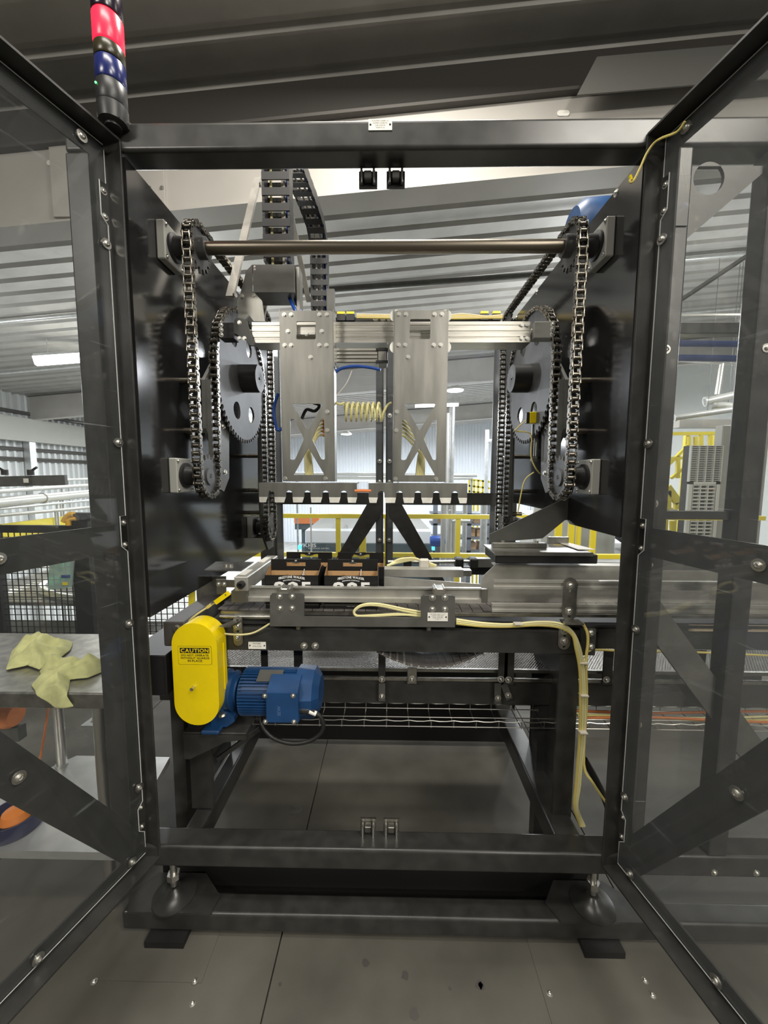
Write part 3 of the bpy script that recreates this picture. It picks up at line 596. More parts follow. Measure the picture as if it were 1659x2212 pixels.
# gripper heads
def rc(pts, r=.006):   # round the corners of an outline
    q = []; n = len(pts)
    for i in range(n):
        p0, p, p1 = V(pts[i-1]), V(pts[i]), V(pts[(i+1) % n]); a = (p0-p).normalized()*r; b = (p1-p).normalized()*r
        for f in (0, .33, .67, 1): q.append(tuple((p+a)*(1-f)**2+p*2*f*(1-f)+(p+b)*f*f))
    return q
YG = 1.40
def gripper(i, dx):
    lab = 'left' if i == 0 else 'right'
    t = thing('gripper_head', '%s stainless gripper arm with an X shaped cutout above a notched comb' % lab, 'gripper', (-.30+dx, YG, 1.46))
    G = lambda px, py: (P(px, py, YG).x+dx, P(px, py, YG).z)
    x0, x1 = -.389+dx, -.204+dx; z0, z1 = 1.538, 2.133
    cut = lambda l: rc([G(*q) for q in l])
    hs = [cut(((640, 694), (682, 694), (682, 733), (640, 733))) if i == 0 else [(p[0]+dx, p[1]) for p in rc([(P(*q, YG).x, P(*q, YG).z) for q in ((638, 690), (682, 690), (682, 733), (638, 733))])],
        cut(((630, 872), (698, 872), (665, 930))), cut(((627, 905), (635, 905), (657, 948), (637, 993), (627, 993))), cut(((700, 905), (694, 905), (674, 948), (695, 993), (702, 993))), cut(((666, 967), (634, 1026), (701, 1026)))]
    pl = part('arm_plate', MB().prism([(x0, z0), (x1, z0), (x1, z1-.004), (x1-.008, z1), (x0+.008, z1), (x0, z1-.004)], 'y', YG, YG+.006, holes=hs), 'stainless', t)
    for x in (x0-.003, x1): part('side_flange', B(x, x+.003, YG+.002, YG+.058, z0, z1+.006), 'stainless', t)
    if i == 0: part('slide_bar', B(P(641, 714, 1.42).x, P(681, 714, 1.42).x, YG+.02, YG+.03, P(0, 722, 1.42).z, P(0, 706, 1.42).z), 'aluminium', t)
    bl = [(614, 680), (629, 680), (690, 680), (706, 680), (615, 746), (629, 746), (690, 746), (705, 746), (671, 772), (616, 1034), (703, 1034), (707, 890), (707, 930)]
    if i == 0: bl += [(622, 716), (695, 716), (660, 716)]
    else: bl = [(x if y > 1000 or (x not in (707,)) else 615, y) for x, y in bl if x != 671]+[(636, 772)]
    for x, y in bl: g_ = G(x, y); bolt(t, (g_[0], YG+(.02 if (x, y) == (660, 716) else 0), g_[1]), (0, -1, 0), .0068)
    if i:
        for x in (x0+.004, x1-.006):
            for z in (2.118, 2.012): part('guide_roller', cy((x, YG+.008, z), (x, YG+.016, z), .021, 24), 'label_white', t)
    # comb
    cx0, cx1 = (-.478, -.120) if i == 0 else (-.078, .279); zb, zt, zf = 1.462, 1.530, 1.481
    ns = [-.4345+k*.0666 for k in range(5)] if i == 0 else [-.0325+k*.0666 for k in range(5)]
    o = [(cx0, zt), (cx0, zf)]
    for n in ns:
        o += [(n-.012, zf)]+[(n-.012*math.cos(k*PI/8), zf+.012+.012*math.sin(k*PI/8)) for k in range(9)]+[(n+.012, zf)]
    o += [(cx1, zf), (cx1, zt)]
    part('comb_plate', MB().prism(o, 'y', YG-.004, YG-.001), 'stainless', t)
    part('comb_flange', B(cx0, cx1, YG-.004, YG+.10, zt, zt+.003), 'stainless', t)
    ed = [cx0]+sum([[n-.0125, n+.0125] for n in ns], [])+[cx1]
    for k in range(6):
        a, b = ed[2*k], ed[2*k+1]; c = .004
        part('comb_tooth', MB().add([(a, YG-.004, zf), (b, YG-.004, zf), (b-c, YG-.014, zb), (a+c, YG-.014, zb), (a, YG-.001, zf), (b, YG-.001, zf), (b-c, YG-.011, zb), (a+c, YG-.011, zb)],
            [(0, 1, 2, 3), (7, 6, 5, 4), (0, 4, 5, 1), (3, 2, 6, 7), (1, 5, 6, 2), (0, 3, 7, 4)]), 'stainless', t)
    # bundle of clear hoses inside the cutouts
    for k in range(5):
        sgn = 1 if i == 0 else -1; xb = G(665 if i == 0 else 676, 0)[0]; xs = G(700 if i == 0 else 628, 0)[0]; ztop = G(0, 906+8*k)[1]
        part('air_hose', MB().tube([(xs, YG+.03, ztop), (xs-sgn*.025, YG+.035, ztop-.006), (xb+sgn*.004*(k-2), YG+.04, ztop-.06), (xb+.005*(k-2), YG+.042, G(0, 985)[1]), (xb+.007*(k-2)+sgn*.004, YG+.045, 1.54)], .0042, 6), 'cable_pale', t)
        part('fitting', cy((xs-.002, YG+.03, ztop), (xs+sgn*.013, YG+.03, ztop), .006, 8), 'orange', t)
    return t
gripper(0, 0); gripper(1, .4015)
# cylinder, hoses between the arms
ac = thing('air_cylinder', 'ribbed aluminium air cylinder between the two gripper arms', 'air cylinder', (-.13, 1.5, 2.0))
mb = MB(); mb.box(-.2, -.05, 1.47, 1.53, 1.975, 2.028)
for k in range(4): mb.box(-.2, -.05, 1.464, 1.471, 1.978+k*.0135, 1.984+k*.0135)
part('barrel', mb, 'aluminium', ac)
part('end_cap', B(-.05, -.012, 1.466, 1.532, 1.972, 2.03, .004), 'stainless', ac); part('port_block', B(-.055, -.01, 1.462, 1.48, 1.975, 1.983), 'hub_black', ac); part('port_block', B(-.055, -.01, 1.462, 1.48, 2.018, 2.026), 'hub_black', ac)
solo('hose', MB().tube([P(717, 812, 1.46), P(735, 797, 1.46), P(765, 791, 1.46), P(800, 794, 1.46), P(822, 799, 1.46)], .0055, 8), 'hose_blue', 'blue hose arched under the air cylinder between the arms', 'hose')
solo('cable', MB().tube([P(762, 796, 1.47), P(750, 825, 1.47), P(735, 845, 1.47), P(718, 865, 1.47)], .002, 6), 'sheet_pale', 'thin pale wire hanging from the air cylinder to the left arm', 'cable')
hp = [P(722, 868, 1.45), P(736, 874, 1.45)]; a = P(742, 889, 1.45); b = P(824, 889, 1.45); rr = (P(0, 870, 1.45).z-P(0, 909, 1.45).z)/2
for k in range(0, 7*8+5): t_ = k/8; hp.append(V((a.x+(b.x-a.x)*k/60, 1.455+rr*math.sin(2*PI*t_), a.z+rr*math.cos(2*PI*t_))))
hp += [P(829, 890, 1.44), P(838, 874, 1.45), P(846, 870, 1.45)]
solo('coiled_hose', MB().tube(hp, .0048, 8, 2), 'hose_clear', 'coiled clear yellow air hose strung between the two gripper arms', 'hose')
solo('hose', MB().tube([P(601, 850, 1.5), P(592, 880, 1.5), P(594, 910, 1.5), P(603, 930, 1.5), P(628, 905, 1.5)], .006, 8), 'hose_blue', 'blue hose looping out left of the left gripper arm', 'hose')
solo('hose', MB().tube([P(652, 905, 1.48), P(662, 885, 1.48), P(680, 888, 1.48), P(690, 876, 1.48), P(676, 870, 1.48)], .006, 8), 'rubber_black', 'black hose loop seen through the left arm cutout', 'hose')
cl = thing('clear_coupler', 'small clear block bridging the gap between the two combs', 'coupler', P(784, 1052, YG)); pq = P(784, 1050, YG)
part('block', B(pq.x-.019, pq.x+.019, YG-.004, YG+.02, 1.50, 1.538), 'clear_block', cl); part('pin', cy((pq.x-.03, YG+.0, 1.505), (pq.x+.03, YG+.0, 1.505), .006, 8), 'orange_mesh', cl)
# rails, valves and yellow cables on the rear beam
vt = thing('valve_rail', 'black valve rail with yellow plugs on the rear beam', 'valve rail', (0, 2.5, 2.53))
part('rail', B(-.36, .66, 2.56, 2.60, 2.534, 2.565), 'black_plastic', vt)
for k, px in enumerate((737, 757, 1046, 1072)): p = P(px, 683, 2.54); part('valve', B(p.x-.028, p.x+.028, 2.53, 2.56, 2.534, 2.575, .003), 'black_plastic', vt); part('plug', B(p.x-.024, p.x+.024, 2.53, 2.55, 2.576, 2.59), 'rail_yellow', vt)
for px in (811, 827, 841): bolt(vt, (P(px, 690, 2.55).x, 2.558, 2.55), (0, -1, 0), .012)
for k in range(4): solo('cable', MB().tube([P(770, 680+2*k, 2.52), P(850, 681+2*k, 2.53), P(960, 682+2*k, 2.53), P(1000, 679+3*k, 2.53), P(1050, 684+k, 2.53), P(1085, 681+2*k, 2.53)], .007, 6), 'cable_yellow' if k % 2 else 'tape_beige', ('topmost beige', 'second, yellow', 'third, beige', 'lowest yellow')[k]+' cable lying along the rear beam behind the grippers', 'cable', 'cables along the rear beam')
# blue fan cowl behind the right plate
fc = thing('gearmotor', 'blue motor cowl showing above the right side plate', 'motor', (.80, 1.70, 2.3))
part('fan_cowl', MB().lathe([(.0, -.06), (.08, -.06), (.105, -.03), (.11, .05), (.11, .20), (0, .20)], (.80, 1.70, 2.57), 'x', 32), 'motor_blue', fc); part('mount', B(.72, .9, 1.65, 1.75, 2.28, 2.45), 'frame_paint', fc)
# yellow sensor on the right plate with its cable
pY = 1.62; a = P(1140, 892, pY); b = P(1164, 916, pY)
sn = thing('sensor', 'square yellow sensor on a slotted strip before the right large sprocket', 'sensor', (a.x, pY, b.z))
part('body', B(a.x, b.x, pY-.03, pY, b.z, a.z, .002), 'yellow_paint', sn); part('lamp', cy((a.x-.006, pY-.01, a.z-.008), (a.x, pY-.01, a.z-.008), .005, 8), 'led_green', sn)
part('back_shell', B(a.x-.012, a.x, pY-.025, pY-.005, b.z, a.z, .002), 'black_plastic', sn)
c = P(1149, 917, pY); d = P(1160, 996, pY); part('slotted_strip', MB().prism([(c.x, c.z), (c.x, d.z), (c.x+.026, d.z), (c.x+.026, c.z)], 'y', pY-.006, pY, holes=[[(c.x+.008, c.z-.02), (c.x+.011, c.z-.02), (c.x+.011, d.z+.02), (c.x+.008, d.z+.02)], [(c.x+.016, c.z-.02), (c.x+.019, c.z-.02), (c.x+.019, d.z+.02), (c.x+.016, d.z+.02)]]), 'stainless', sn)
for x, y in ((1151, 953), (1158, 953), (1151, 989), (1158, 989)): bolt(sn, P(x, y, pY-.006), (0, -1, 0), .004, 'cap')
part('strut', B(c.x+.026, c.x+.05, pY-.01, pY, c.z-.10, c.z-.02), 'hub_black', sn)
solo('cable', MB().tube([P(1136, 908, pY-.03), P(1120, 922, pY-.03), P(1113, 931, pY-.03), P(1135, 933, pY-.02), P(1148, 942, pY-.02), P(1147, 985, pY-.02), P(1156, 1010, pY-.02), P(1166, 1023, pY)], .0028, 6), 'cable_yellow', 'thin yellow cable drooping from the yellow sensor', 'cable')
solo('cable', MB().tube([P(1153, 1020, pY), P(1135, 1035, pY), P(1127, 1060, pY), P(1118, 1110, pY)], .0028, 6), 'cable_yellow', 'thin yellow cable arching below the sensor strip', 'cable')
# ---------------- main conveyor ----------------
cv = thing('infeed_conveyor', 'dark conveyor with slatted belt and stainless guide rails crossing the machine', 'conveyor', (.2, 1.45, .3))
def cp(name, b, mm='frame_paint', **k): return part(name, b, mm, cv, **k)
YC = 1.30
zt = P(600, 1352, YC).z; zb = P(600, 1405, YC).z
ch = MB(); ch.prism([(YC+.03, zt+.004), (YC, zt-.012), (YC, zb), (YC+.03, zb-.0), (YC+.03, zb+.006), (YC+.006, zb+.006), (YC+.006, zt-.014), (YC+.03, zt-.002)], 'x', -.755, .70); cp('side_channel', ch)
cp('side_channel', B(.70, 2.4, YC+.02, YC+.03, zb+.01, zt), 'frame_paint'); cp('side_channel', B(-.755, 2.4, 1.66, 1.68, zb, zt))
cp('deck_frame', B(-.70, 2.4, YC+.03, 1.66, zb+.02, zb+.05), 'purlin_dark')
ZB = 1.082; SLAT = MB().prism([(-.0175, 1.335), (.0175, 1.335), (.0175, 1.40), (.0105, 1.405), (.0105, 1.50), (.0175, 1.505), (.0175, 1.59), (-.0175, 1.59), (-.0175, 1.505), (-.0245, 1.50), (-.0245, 1.405), (-.0175, 1.40)], 'z', -.004, .0)
SM = SLAT.mesh('slat', 'slat_brown', V((0, 1.46, 0)))
for k in range(76): link('slat', SM, (-.60+k*.0381, 1.46, ZB), cv)
cp('belt_edge_strip', B(-.6, 2.4, 1.318, 1.335, ZB-.014, ZB-.004), 'stainless_dark'); cp('wear_strip', B(-.6, 2.4, YC+.004, 1.33, zt+.004, zt+.012), 'black_plastic')
cp('edge_rail', cy((-.60, 1.315, ZB-.022), (-.38, 1.315, ZB-.022), .009, 10), 'stainless_dark')
# sagging return strand under the frame
for k in range(17):
    u = (k-8)/8; x = .145+u*.205; z = .872+.066*u*u; a = math.atan(2*.066*u/.205)
    mb = MB().box(-.0125, .0125, 1.335, 1.45, -.004, .004, M=Mx.Translation((x, 0, z)) @ Mx.Rotation(-a, 4, 'Y')); cp('return_slat', mb, 'slat_brown')
    mb = MB().box(-.0035, .0035, 1.332, 1.45, -.007, .001, M=Mx.Translation((x+.0125, 0, z)) @ Mx.Rotation(-a, 4, 'Y')); cp('hinge_bar', mb, 'bar_alu')
# legs of folded sheet
cp('leg', MB().prism([(1.32, .26), (1.70, .26), (1.70, zb), (1.32, zb)], 'x', .655, .668)); cp('leg', B(.60, .668, 1.308, 1.32, .26, zb)); cp('leg', B(.655, .72, 1.69, 1.70, .26, zb))
cp('leg', B(-.725, -.645, 1.30, 1.312, .335, zb)); cp('leg', MB().prism([(1.312, .335), (1.62, .335), (1.62, zb), (1.312, zb)], 'x', -.725, -.713))
cp('end_block', B(-.79, -.715, 1.285, 1.60, P(0, 1400, 1.29).z, P(0, 1347, 1.29).z, .004), 'purlin_dark'); bolt(cv, P(382, 1357, 1.285), (0, -1, 0), .011)
for px, py in ((657, 1395), (681, 1395)): bolt(cv, P(px, py, YC), (0, -1, 0), .0085, 'button')
for px, py in ((1276, 1367), (1276, 1397)): bolt(cv, P(px, py, YC-.012), (0, -1, 0), .0085, 'button')
cp('joint_plate', B(P(1255, 0, YC).x, P(1288, 0, YC).x, YC-.012, YC, zb+.0, zt+.004), 'frame_paint')
# front pusher plate with its two raised ends
Yp = 1.262; q = lambda px, py: (P(px, py, Yp).x, P(px, py, Yp).z)
pl = cp('pusher_plate', MB().prism([q(583, 1353), q(983, 1355), q(983, 1289), q(977, 1286), q(915, 1286), q(909, 1290), q(909, 1335), q(657, 1332), q(657, 1284), q(652, 1282), q(588, 1282), q(583, 1287)], 'y', Yp, Yp+.006), 'gusset_grey')
for px, py in ((604, 1289), (631, 1289), (605, 1314), (631, 1314), (934, 1291), (961, 1291), (934, 1316), (961, 1316)): bolt(pl, P(px, py, Yp), (0, -1, 0), .0075, 'button')
for px, py in ((645, 1356), (926, 1358)): part('knob', cy(P(px, py, Yp+.02)-V((0, 0, .004)), P(px, py, Yp+.02)+V((0, 0, .006)), .009, 10), 'stainless', pl)
for px in (617, 948):
    b = P(px, 1275, 1.29); part('slide_block', B(b.x-.020, b.x+.020, Yp+.006, 1.318, b.z-.012, b.z+.012, .003), 'aluminium', pl); part('slide_rod', cy((b.x-.013, Yp+.003, b.z+.010), (b.x-.013, 1.32, b.z+.010), .0045, 10), 'zinc', pl); part('slide_rod', cy((b.x+.015, Yp+.003, b.z+.010), (b.x+.015, 1.32, b.z+.010), .0045, 10), 'zinc', pl)
nameplate(cv, P(924, 0, Yp).x, P(968, 0, Yp).x, P(0, 1340, Yp).z, P(0, 1322, Yp).z, Yp-.001, [('PE GRIP SIDE LOC', .72), ('SHORT SIDE LEFT', .6), ('JOB 46967B', .5), ('TYPE 7', .3)])
nameplate(cv, P(534, 0, YC).x, P(572, 0, YC).x, P(0, 1404, YC).z, P(0, 1389, YC).z, YC-.001, [('M-F0180', .46), ('MOTOR LOCATION', .5)])
# front guide channel before the carriers
Yr = 1.322; za, zb2 = P(0, 1302, Yr).z, P(0, 1269, Yr).z; xa, xb = P(530, 0, Yr).x, P(1040, 0, Yr).x
g = cp('guide_channel', MB().prism([(Yr, zb2), (Yr+.014, zb2), (Yr+.014, za), (Yr, za), (Yr, za+.014), (Yr+.010, za+.017), (Yr+.010, zb2-.006), (Yr, zb2-.006)], 'x', xa, xb), 'sheet_steel')
cp('guide_end', B(xb, xb+.022, Yr-.002, Yr+.012, za+.004, zb2-.003), 'stainless')
# right double rail with slotted bracket
Yq = 1.292
for p0, p1, x0 in ((1252, 1270, 1066), (1303, 1320, 1064)):
    z1, z0 = P(0, p0, Yq).z, P(0, p1, Yq).z; cp('side_rail', MB().prism([(Yq, z1), (Yq+.018, z1), (Yq+.018, z0), (Yq, z0), (Yq, z0+.008), (Yq+.004, z0+.010), (Yq+.004, z1-.010), (Yq, z1-.008)], 'x', P(x0, 0, Yq).x, 2.3), 'sheet_steel')
def slotbar(px0, px1, py0, py1, Y, slots, mm='stainless_dark'):
    a = P(px0, py0, Y); b = P(px1, py1, Y); x0, x1, z1, z0 = a.x, b.x, a.z, b.z; r = (x1-x0)/2; xm = (x0+x1)/2
    o = [(xm+r*math.cos(PI*k/10), z1-r+r*math.sin(PI*k/10)) for k in range(11)]+[(xm+r*math.cos(PI+PI*k/10), z0+r+r*math.sin(PI+PI*k/10)) for k in range(11)]
    hs = [[(xm-.004, P(0, s0, Y).z), (xm+.004, P(0, s0, Y).z), (xm+.004, P(0, s1, Y).z), (xm-.004, P(0, s1, Y).z)] for s0, s1 in slots]
    return cp('slotted_bracket', MB().prism(o, 'y', Y-.005, Y, holes=hs), mm)
o = slotbar(1217, 1242, 1247, 1340, Yq-.002, ((1253, 1276), (1307, 1330)))
for px, py in ((1232, 1265), (1229, 1320)): bolt(o, P(px, py, Yq-.007), (0, -1, 0), .009, 'button')
p = P(1228, 1338, Yq); cp('bracket_foot', MB().prism([(p.x-.03, Yq-.04), (p.x+.034, Yq-.04), (p.x+.034, Yq), (p.x-.03, Yq)], 'z', p.z-.004, p.z+.001), 'stainless_dark')
o = slotbar(1206, 1230, 1350, 1402, YC-.001, ((1366, 1374), (1390, 1394))); bolt(o, P(1219, 1362, YC-.006), (0, -1, 0), .009, 'button'); bolt(o, P(1218, 1384, YC-.006), (0, -1, 0), .009, 'button')
o = slotbar(504, 526, 1331, 1394, YC-.001, ((1340, 1348), (1362, 1368))); bolt(o, P(513, 1352, YC-.006), (0, -1, 0), .0095, 'button'); bolt(o, P(513, 1376, YC-.006), (0, -1, 0), .009, 'button')
p = P(505, 1342, YC); cp('bracket_foot', MB().prism([(p.x-.028, YC-.055), (p.x+.012, YC-.055), (p.x+.028, YC), (p.x, YC)], 'z', p.z, p.z+.005), 'stainless_dark')
# back wall of stainless sheet
Yb = 1.44; w = lambda px, py: (P(px, py, Yb).x, P(px, py, Yb).z)
cp('back_sheet', MB().prism([w(1022, 1307), (2.4, w(0, 1307)[1]), (2.4, w(0, 1222)[1]), w(1070, 1220), w(1042, 1246), w(1040, 1262), w(830, 1246), w(830, 1303)], 'y', Yb, Yb+.004), 'sheet_steel')
cp('back_rail', B(P(830, 0, 1.64).x, P(1000, 0, 1.64).x, 1.64, 1.70, P(0, 1246, 1.64).z, P(0, 1230, 1.64).z), 'sheet_steel'); cp('back_rail', B(P(1000, 0, 1.64).x, P(1018, 0, 1.64).x, 1.645, 1.69, P(0, 1244, 1.64).z, P(0, 1232, 1.64).z), 'stainless_dark')
cp('top_ledge', B(w(1070, 0)[0], 2.4, Yb+.004, Yb+.07, w(0, 1222)[1]-.004, w(0, 1222)[1]), 'label_white')
cp('rear_frame_bar', B(P(905, 0, 1.8).x, P(1070, 0, 1.8).x, 1.8, 1.84, P(0, 1240, 1.8).z, P(0, 1224, 1.8).z), 'hub_black')
rd = cp('cross_rod', cy(P(838, 1214, 1.78), P(1014, 1213, 1.78), .008, 10), 'zinc')
for px in (880, 991, 1022): p = P(px, 1214, 1.78); cp('rod_clamp', B(p.x-.018, p.x+.018, 1.75, 1.81, p.z-.026, p.z+.022, .006), 'rubber_black')
cp('rod_bar', B(P(1014, 0, 1.78).x, P(1064, 0, 1.78).x, 1.76, 1.80, P(0, 1222, 1.78).z, P(0, 1204, 1.78).z), 'stainless')
for k in range(4): solo('hose', MB().tube([P(836, 1222+k, 1.70+.008*k), P(860, 1215-2*k, 1.72), P(895, 1209-k, 1.73), P(915, 1212+k, 1.72), P(943, 1222+3*k, 1.70)], .006, 6), 'cable_pale', ('frontmost', 'second', 'third', 'rearmost')[k]+' pale yellow hose bowed over the silver back rail', 'hose', 'hoses behind the belt')
fm = solo('hose_manifold', B(P(905, 0, 1.7).x, P(926, 0, 1.7).x, 1.69, 1.72, P(0, 1228, 1.7).z, P(0, 1207, 1.7).z, .006), 'sheet_pale', 'small pale hose fitting on top of the silver back rail', 'fitting')
cp('end_sheet', MB().prism([(p.x, p.z) for p in (P(426, 1312, 1.58), P(488, 1312, 1.58), P(488, 1245, 1.58), P(455, 1245, 1.58), P(424, 1272, 1.58))], 'y', 1.58, 1.584), 'stainless_dark'); cp('yellow_strip', MB().prism([(p.x, p.z) for p in (P(407, 1312, 1.6), P(421, 1308, 1.6), P(421, 1266, 1.6), P(407, 1276, 1.6))], 'y', 1.6, 1.604), 'rail_yellow')
# left guide: square tube with black end plug, top plate and sensor bracket
a = P(505, 1246, 1.30); b = P(536, 1278, 1.30); lg = cp('guide_tube', B(a.x, b.x, 1.30, 1.66, b.z, a.z, .003), 'sheet_steel')
part('end_plug', MB().lathe([(.0135, 0), (.0135, -.014), (.007, -.016), (.006, -.008), (0, -.008)], ((a.x+b.x)/2+.003, 1.30, (a.z+b.z)/2), 'y', 16), 'rubber_black', lg)
part('cap_strip', B(a.x+.006, a.x+.03, 1.33, 1.40, a.z, a.z+.0015), 'label_white', lg); part('cap_strip', B(a.x+.006, a.x+.03, 1.53, 1.62, a.z, a.z+.0015), 'label_white', lg)
cp('guide_foot', B(P(501, 0, 1.31).x, P(533, 0, 1.31).x, 1.305, 1.335, P(0, 1303, 1.31).z, b.z), 'stainless')
cp('top_plate', MB().prism([(P(441, 1239, 1.36).x, 1.36), (a.x+.004, 1.36), (a.x+.0, 1.50), (P(467, 1226, 1.50).x, 1.50)], 'z', a.z+.004, a.z+.008), 'stainless')
for px, py in ((489, 1238), (498, 1230)): p = P(px, py, 1.42); bolt(cv, (p.x, 1.42, a.z+.008), (0, 0, 1), .010, 'cap')
sb = cp('sensor_bracket', B(P(468, 0, 1.33).x, P(489, 0, 1.33).x, 1.33, 1.334, P(0, 1287, 1.33).z, P(0, 1254, 1.33).z, .001), 'stainless'); cp('bracket_arm', B(P(489, 0, 1.33).x, a.x, 1.332, 1.336, P(0, 1272, 1.33).z, P(0, 1256, 1.33).z), 'stainless')
for px in (472, 484): bolt(sb, P(px, 1262, 1.33), (0, -1, 0), .006, 'button')
se = thing('proximity_sensor', 'slim yellow sensor pointing up at the guide end with its cable', 'sensor', P(480, 1292, 1.27))
part('body', beam(MB(), P(466, 1301, 1.27), P(494, 1281, 1.27), .016, .014), 'yellow_paint', se); part('eye', cy(P(487, 1285, 1.262), P(487, 1285, 1.2615), .0022, 8), 'hub_black', se); part('boot', beam(MB(), P(448, 1312, 1.272), P(456, 1306, 1.27), .010, .010), 'cable_yellow', se); part('plug', cy(P(456, 1306, 1.27), P(466, 1301, 1.27), .004, 8), 'zinc', se)
solo('cable', MB().tube([P(448, 1312, 1.272), P(425, 1327, 1.275), P(410, 1340, 1.285), P(404, 1352, 1.29)], .0032, 6), 'cable_pale', 'pale cable from the slim yellow sensor down behind the chain guard', 'cable')
solo('cable', MB().tube([P(484, 1369, 1.285), P(520, 1371, 1.285), P(550, 1366, 1.283), P(583, 1347, 1.272)], .0034, 6), 'cable_pale', 'pale cable from the yellow guard to the pusher plate', 'cable')
# ---------------- carriers ----------------
def carton(X, Y, label, frnt):
    t = thing('bottle_carrier', label, 'carton', (X, Y, ZB), 'bottle carriers on the conveyor'); w, dpt, zf, zc_, zh = .0965, .066, 1.2035, 1.222, 1.248; k = .0012; b = MB(); l = MB()
    sd = [(Y-dpt, ZB), (Y+dpt, ZB), (Y+dpt, zf), (Y+.02, zc_), (Y-.02, zc_), (Y-dpt, zf)]
    for s in (-1, 1):
        b.prism(sd, 'x', X+s*w, X+s*(w-k)); l.prism([(y_+(.002 if y_ < Y else -.002), z_-.0004) for y_, z_ in sd], 'x', X+s*(w-k), X+s*(w-2*k)); b.box(X-w, X+w, Y+s*dpt, Y+s*(dpt-k), ZB, zf); l.box(X-w+k, X+w-k, Y+s*(dpt-k), Y+s*(dpt-2*k), ZB+.001, zf-.0004)
    b.box(X-w, X+w, Y-dpt, Y+dpt, ZB, ZB+.001); part('shell', b, 'carton_black', t); part('liner', l, 'kraft', t)
    zh0, zh1, hw = 1.2215, 1.2365, .036   # hand hole with a dip in its top edge
    hole = [(X-hw, zh0), (X+hw, zh0), (X+hw, zh1+.003), (X+hw*.72, zh1+.003)]+[(X+hw*.5*math.cos(q), zh1+.001-.006*math.sin(q)) for q in (0, PI/4, PI/2, 3*PI/4, PI)]+[(X-hw*.72, zh1+.003), (X-hw, zh1+.003)]
    hp = [(X-w*.97, ZB+.06), (X+w*.97, ZB+.06), (X+w*.97, zh), (X-w*.97, zh)]
    part('handle', MB().prism(hp, 'y', Y-.0012, Y, holes=[hole]), 'carton_black', t); part('handle_back', MB().prism(hp, 'y', Y, Y+.0012, holes=[hole]), 'carton_black', t)
    part('inner_wall', B(X-w+.004, X+w-.004, Y-.004, Y-.0016, ZB+.01, 1.205), 'kraft', t)
    for x in (X-w/3, X+w/3):
        part('divider', MB().prism([(Y-dpt+.003, ZB+.01), (Y-.004, ZB+.01), (Y-.004, 1.196 if x < X else 1.212), (Y-dpt+.02, 1.19)], 'x', x-.0008, x+.0008), 'kraft' if x < X else 'white_print', t); part('divider', B(x-.0008, x+.0008, Y+.003, Y+dpt-.003, ZB+.01, 1.185), 'kraft', t)
    ex, ez = (1, 0, 0), (0, 0, 1)
    mb = MB(); c = V((X, Y-.0012, 1.2425))
    for dx, dz, rr in ((0, 0, .0028), (-.0032, 0, .0016), (.0032, 0, .0016), (0, .003, .0012), (0, -.003, .0012)): mb.prism([(c.x+dx, c.z+dz-rr), (c.x+dx+rr*.8, c.z+dz), (c.x+dx, c.z+dz+rr), (c.x+dx-rr*.8, c.z+dz)], 'y', c.y-.0004, c.y)
    part('emblem', mb, 'white_print', t); part('lettering', text('FIRESTONE WALKER', .03, .0012, (X, Y-.0013, 1.2352), ex, ez), 'white_print', t)
    if frnt:
        yf = Y-dpt-.0003
        part('lettering', text('FIRESTONE WALKER', .094, .0085, (X, yf, 1.187), ex, ez, arc=.0065, bold=.06), 'white_print', t); part('lettering', text('BREWING COMPANY', .062, .004, (X, yf, 1.181), ex, ez, arc=.004, bold=.06), 'white_print', t)
        part('numerals', text('805', .132, .044, (X, yf, 1.133), ex, ez, bold=.09, track=.12), 'white_print', t)
        orn = MB()
        for a_, L_ in ((0, .016), (28, .018), (-28, .018), (52, .021), (-52, .021), (74, .024), (-74, .024)):
            d_ = V((math.sin(R(a_)), -math.cos(R(a_)))); n_ = V((d_.y, -d_.x)); c_ = V((X, 1.128)); orn.prism([tuple(c_+d_*.004), tuple(c_+d_*L_*.6+n_*.0032), tuple(c_+d_*L_), tuple(c_+d_*L_*.6-n_*.0032)], 'y', yf-.0005, yf)
        part('ornament', orn, 'grey_print', t)
    part('base_line', B(X-w, X+w, Y-dpt-.0006, Y-dpt, ZB+.013, ZB+.0145), 'grey_print', t); part('lettering', text('PROPERLY CHILLED', .03, .002, (X, Y-dpt-.0007, ZB+.008), ex, ez), 'white_print', t)
for i, (px, sd) in enumerate(((630, 'left'), (758, 'right'))): x = P(px, 1243, 1.345).x; carton(x, 1.411, 'black six pack carrier in the front row, %s one, empty with kraft inside' % sd, True)
for i, (px, sd) in enumerate(((668, 'left'), (779, 'right'))): x = P(px, 1190, 1.545).x; carton(x, 1.546, 'black six pack carrier in the back row, %s one, mostly hidden' % sd, False)
# ---------------- yellow chain guard ----------------
Yg0, Yg1 = 1.215, 1.29; gx = (P(371, 1450, Yg0).x+P(473, 1450, Yg0).x)/2; gr = .0755; gzt, gzb = P(0, 1350, Yg0).z, P(0, 1572, Yg0).z
cg = thing('chain_guard', 'tall rounded yellow chain guard with a caution sticker', 'guard', (gx, Yg0, gzb))
def stad(r, y0, y1, mb, ins=0):
    o = [(gx+r*math.cos(PI*k/20), gzt-gr+r*math.sin(PI*k/20)) for k in range(21)]+[(gx+r*math.cos(PI+PI*k/20), gzb+gr+r*math.sin(PI+PI*k/20)) for k in range(21)]; return mb.prism(o, 'y', y0, y1, smooth=True)
part('front_shell', stad(gr, Yg0, Yg0+.028, MB()), 'yellow_paint', cg); part('rear_shell', stad(gr-.0016, Yg0+.028, Yg1, MB()), 'yellow_paint', cg)
part('seam_clip', B(gx+gr-.002, gx+gr+.0012, Yg0+.05, Yg0+.053, gzb+.10, gzt-.09), 'yellow_paint', cg)
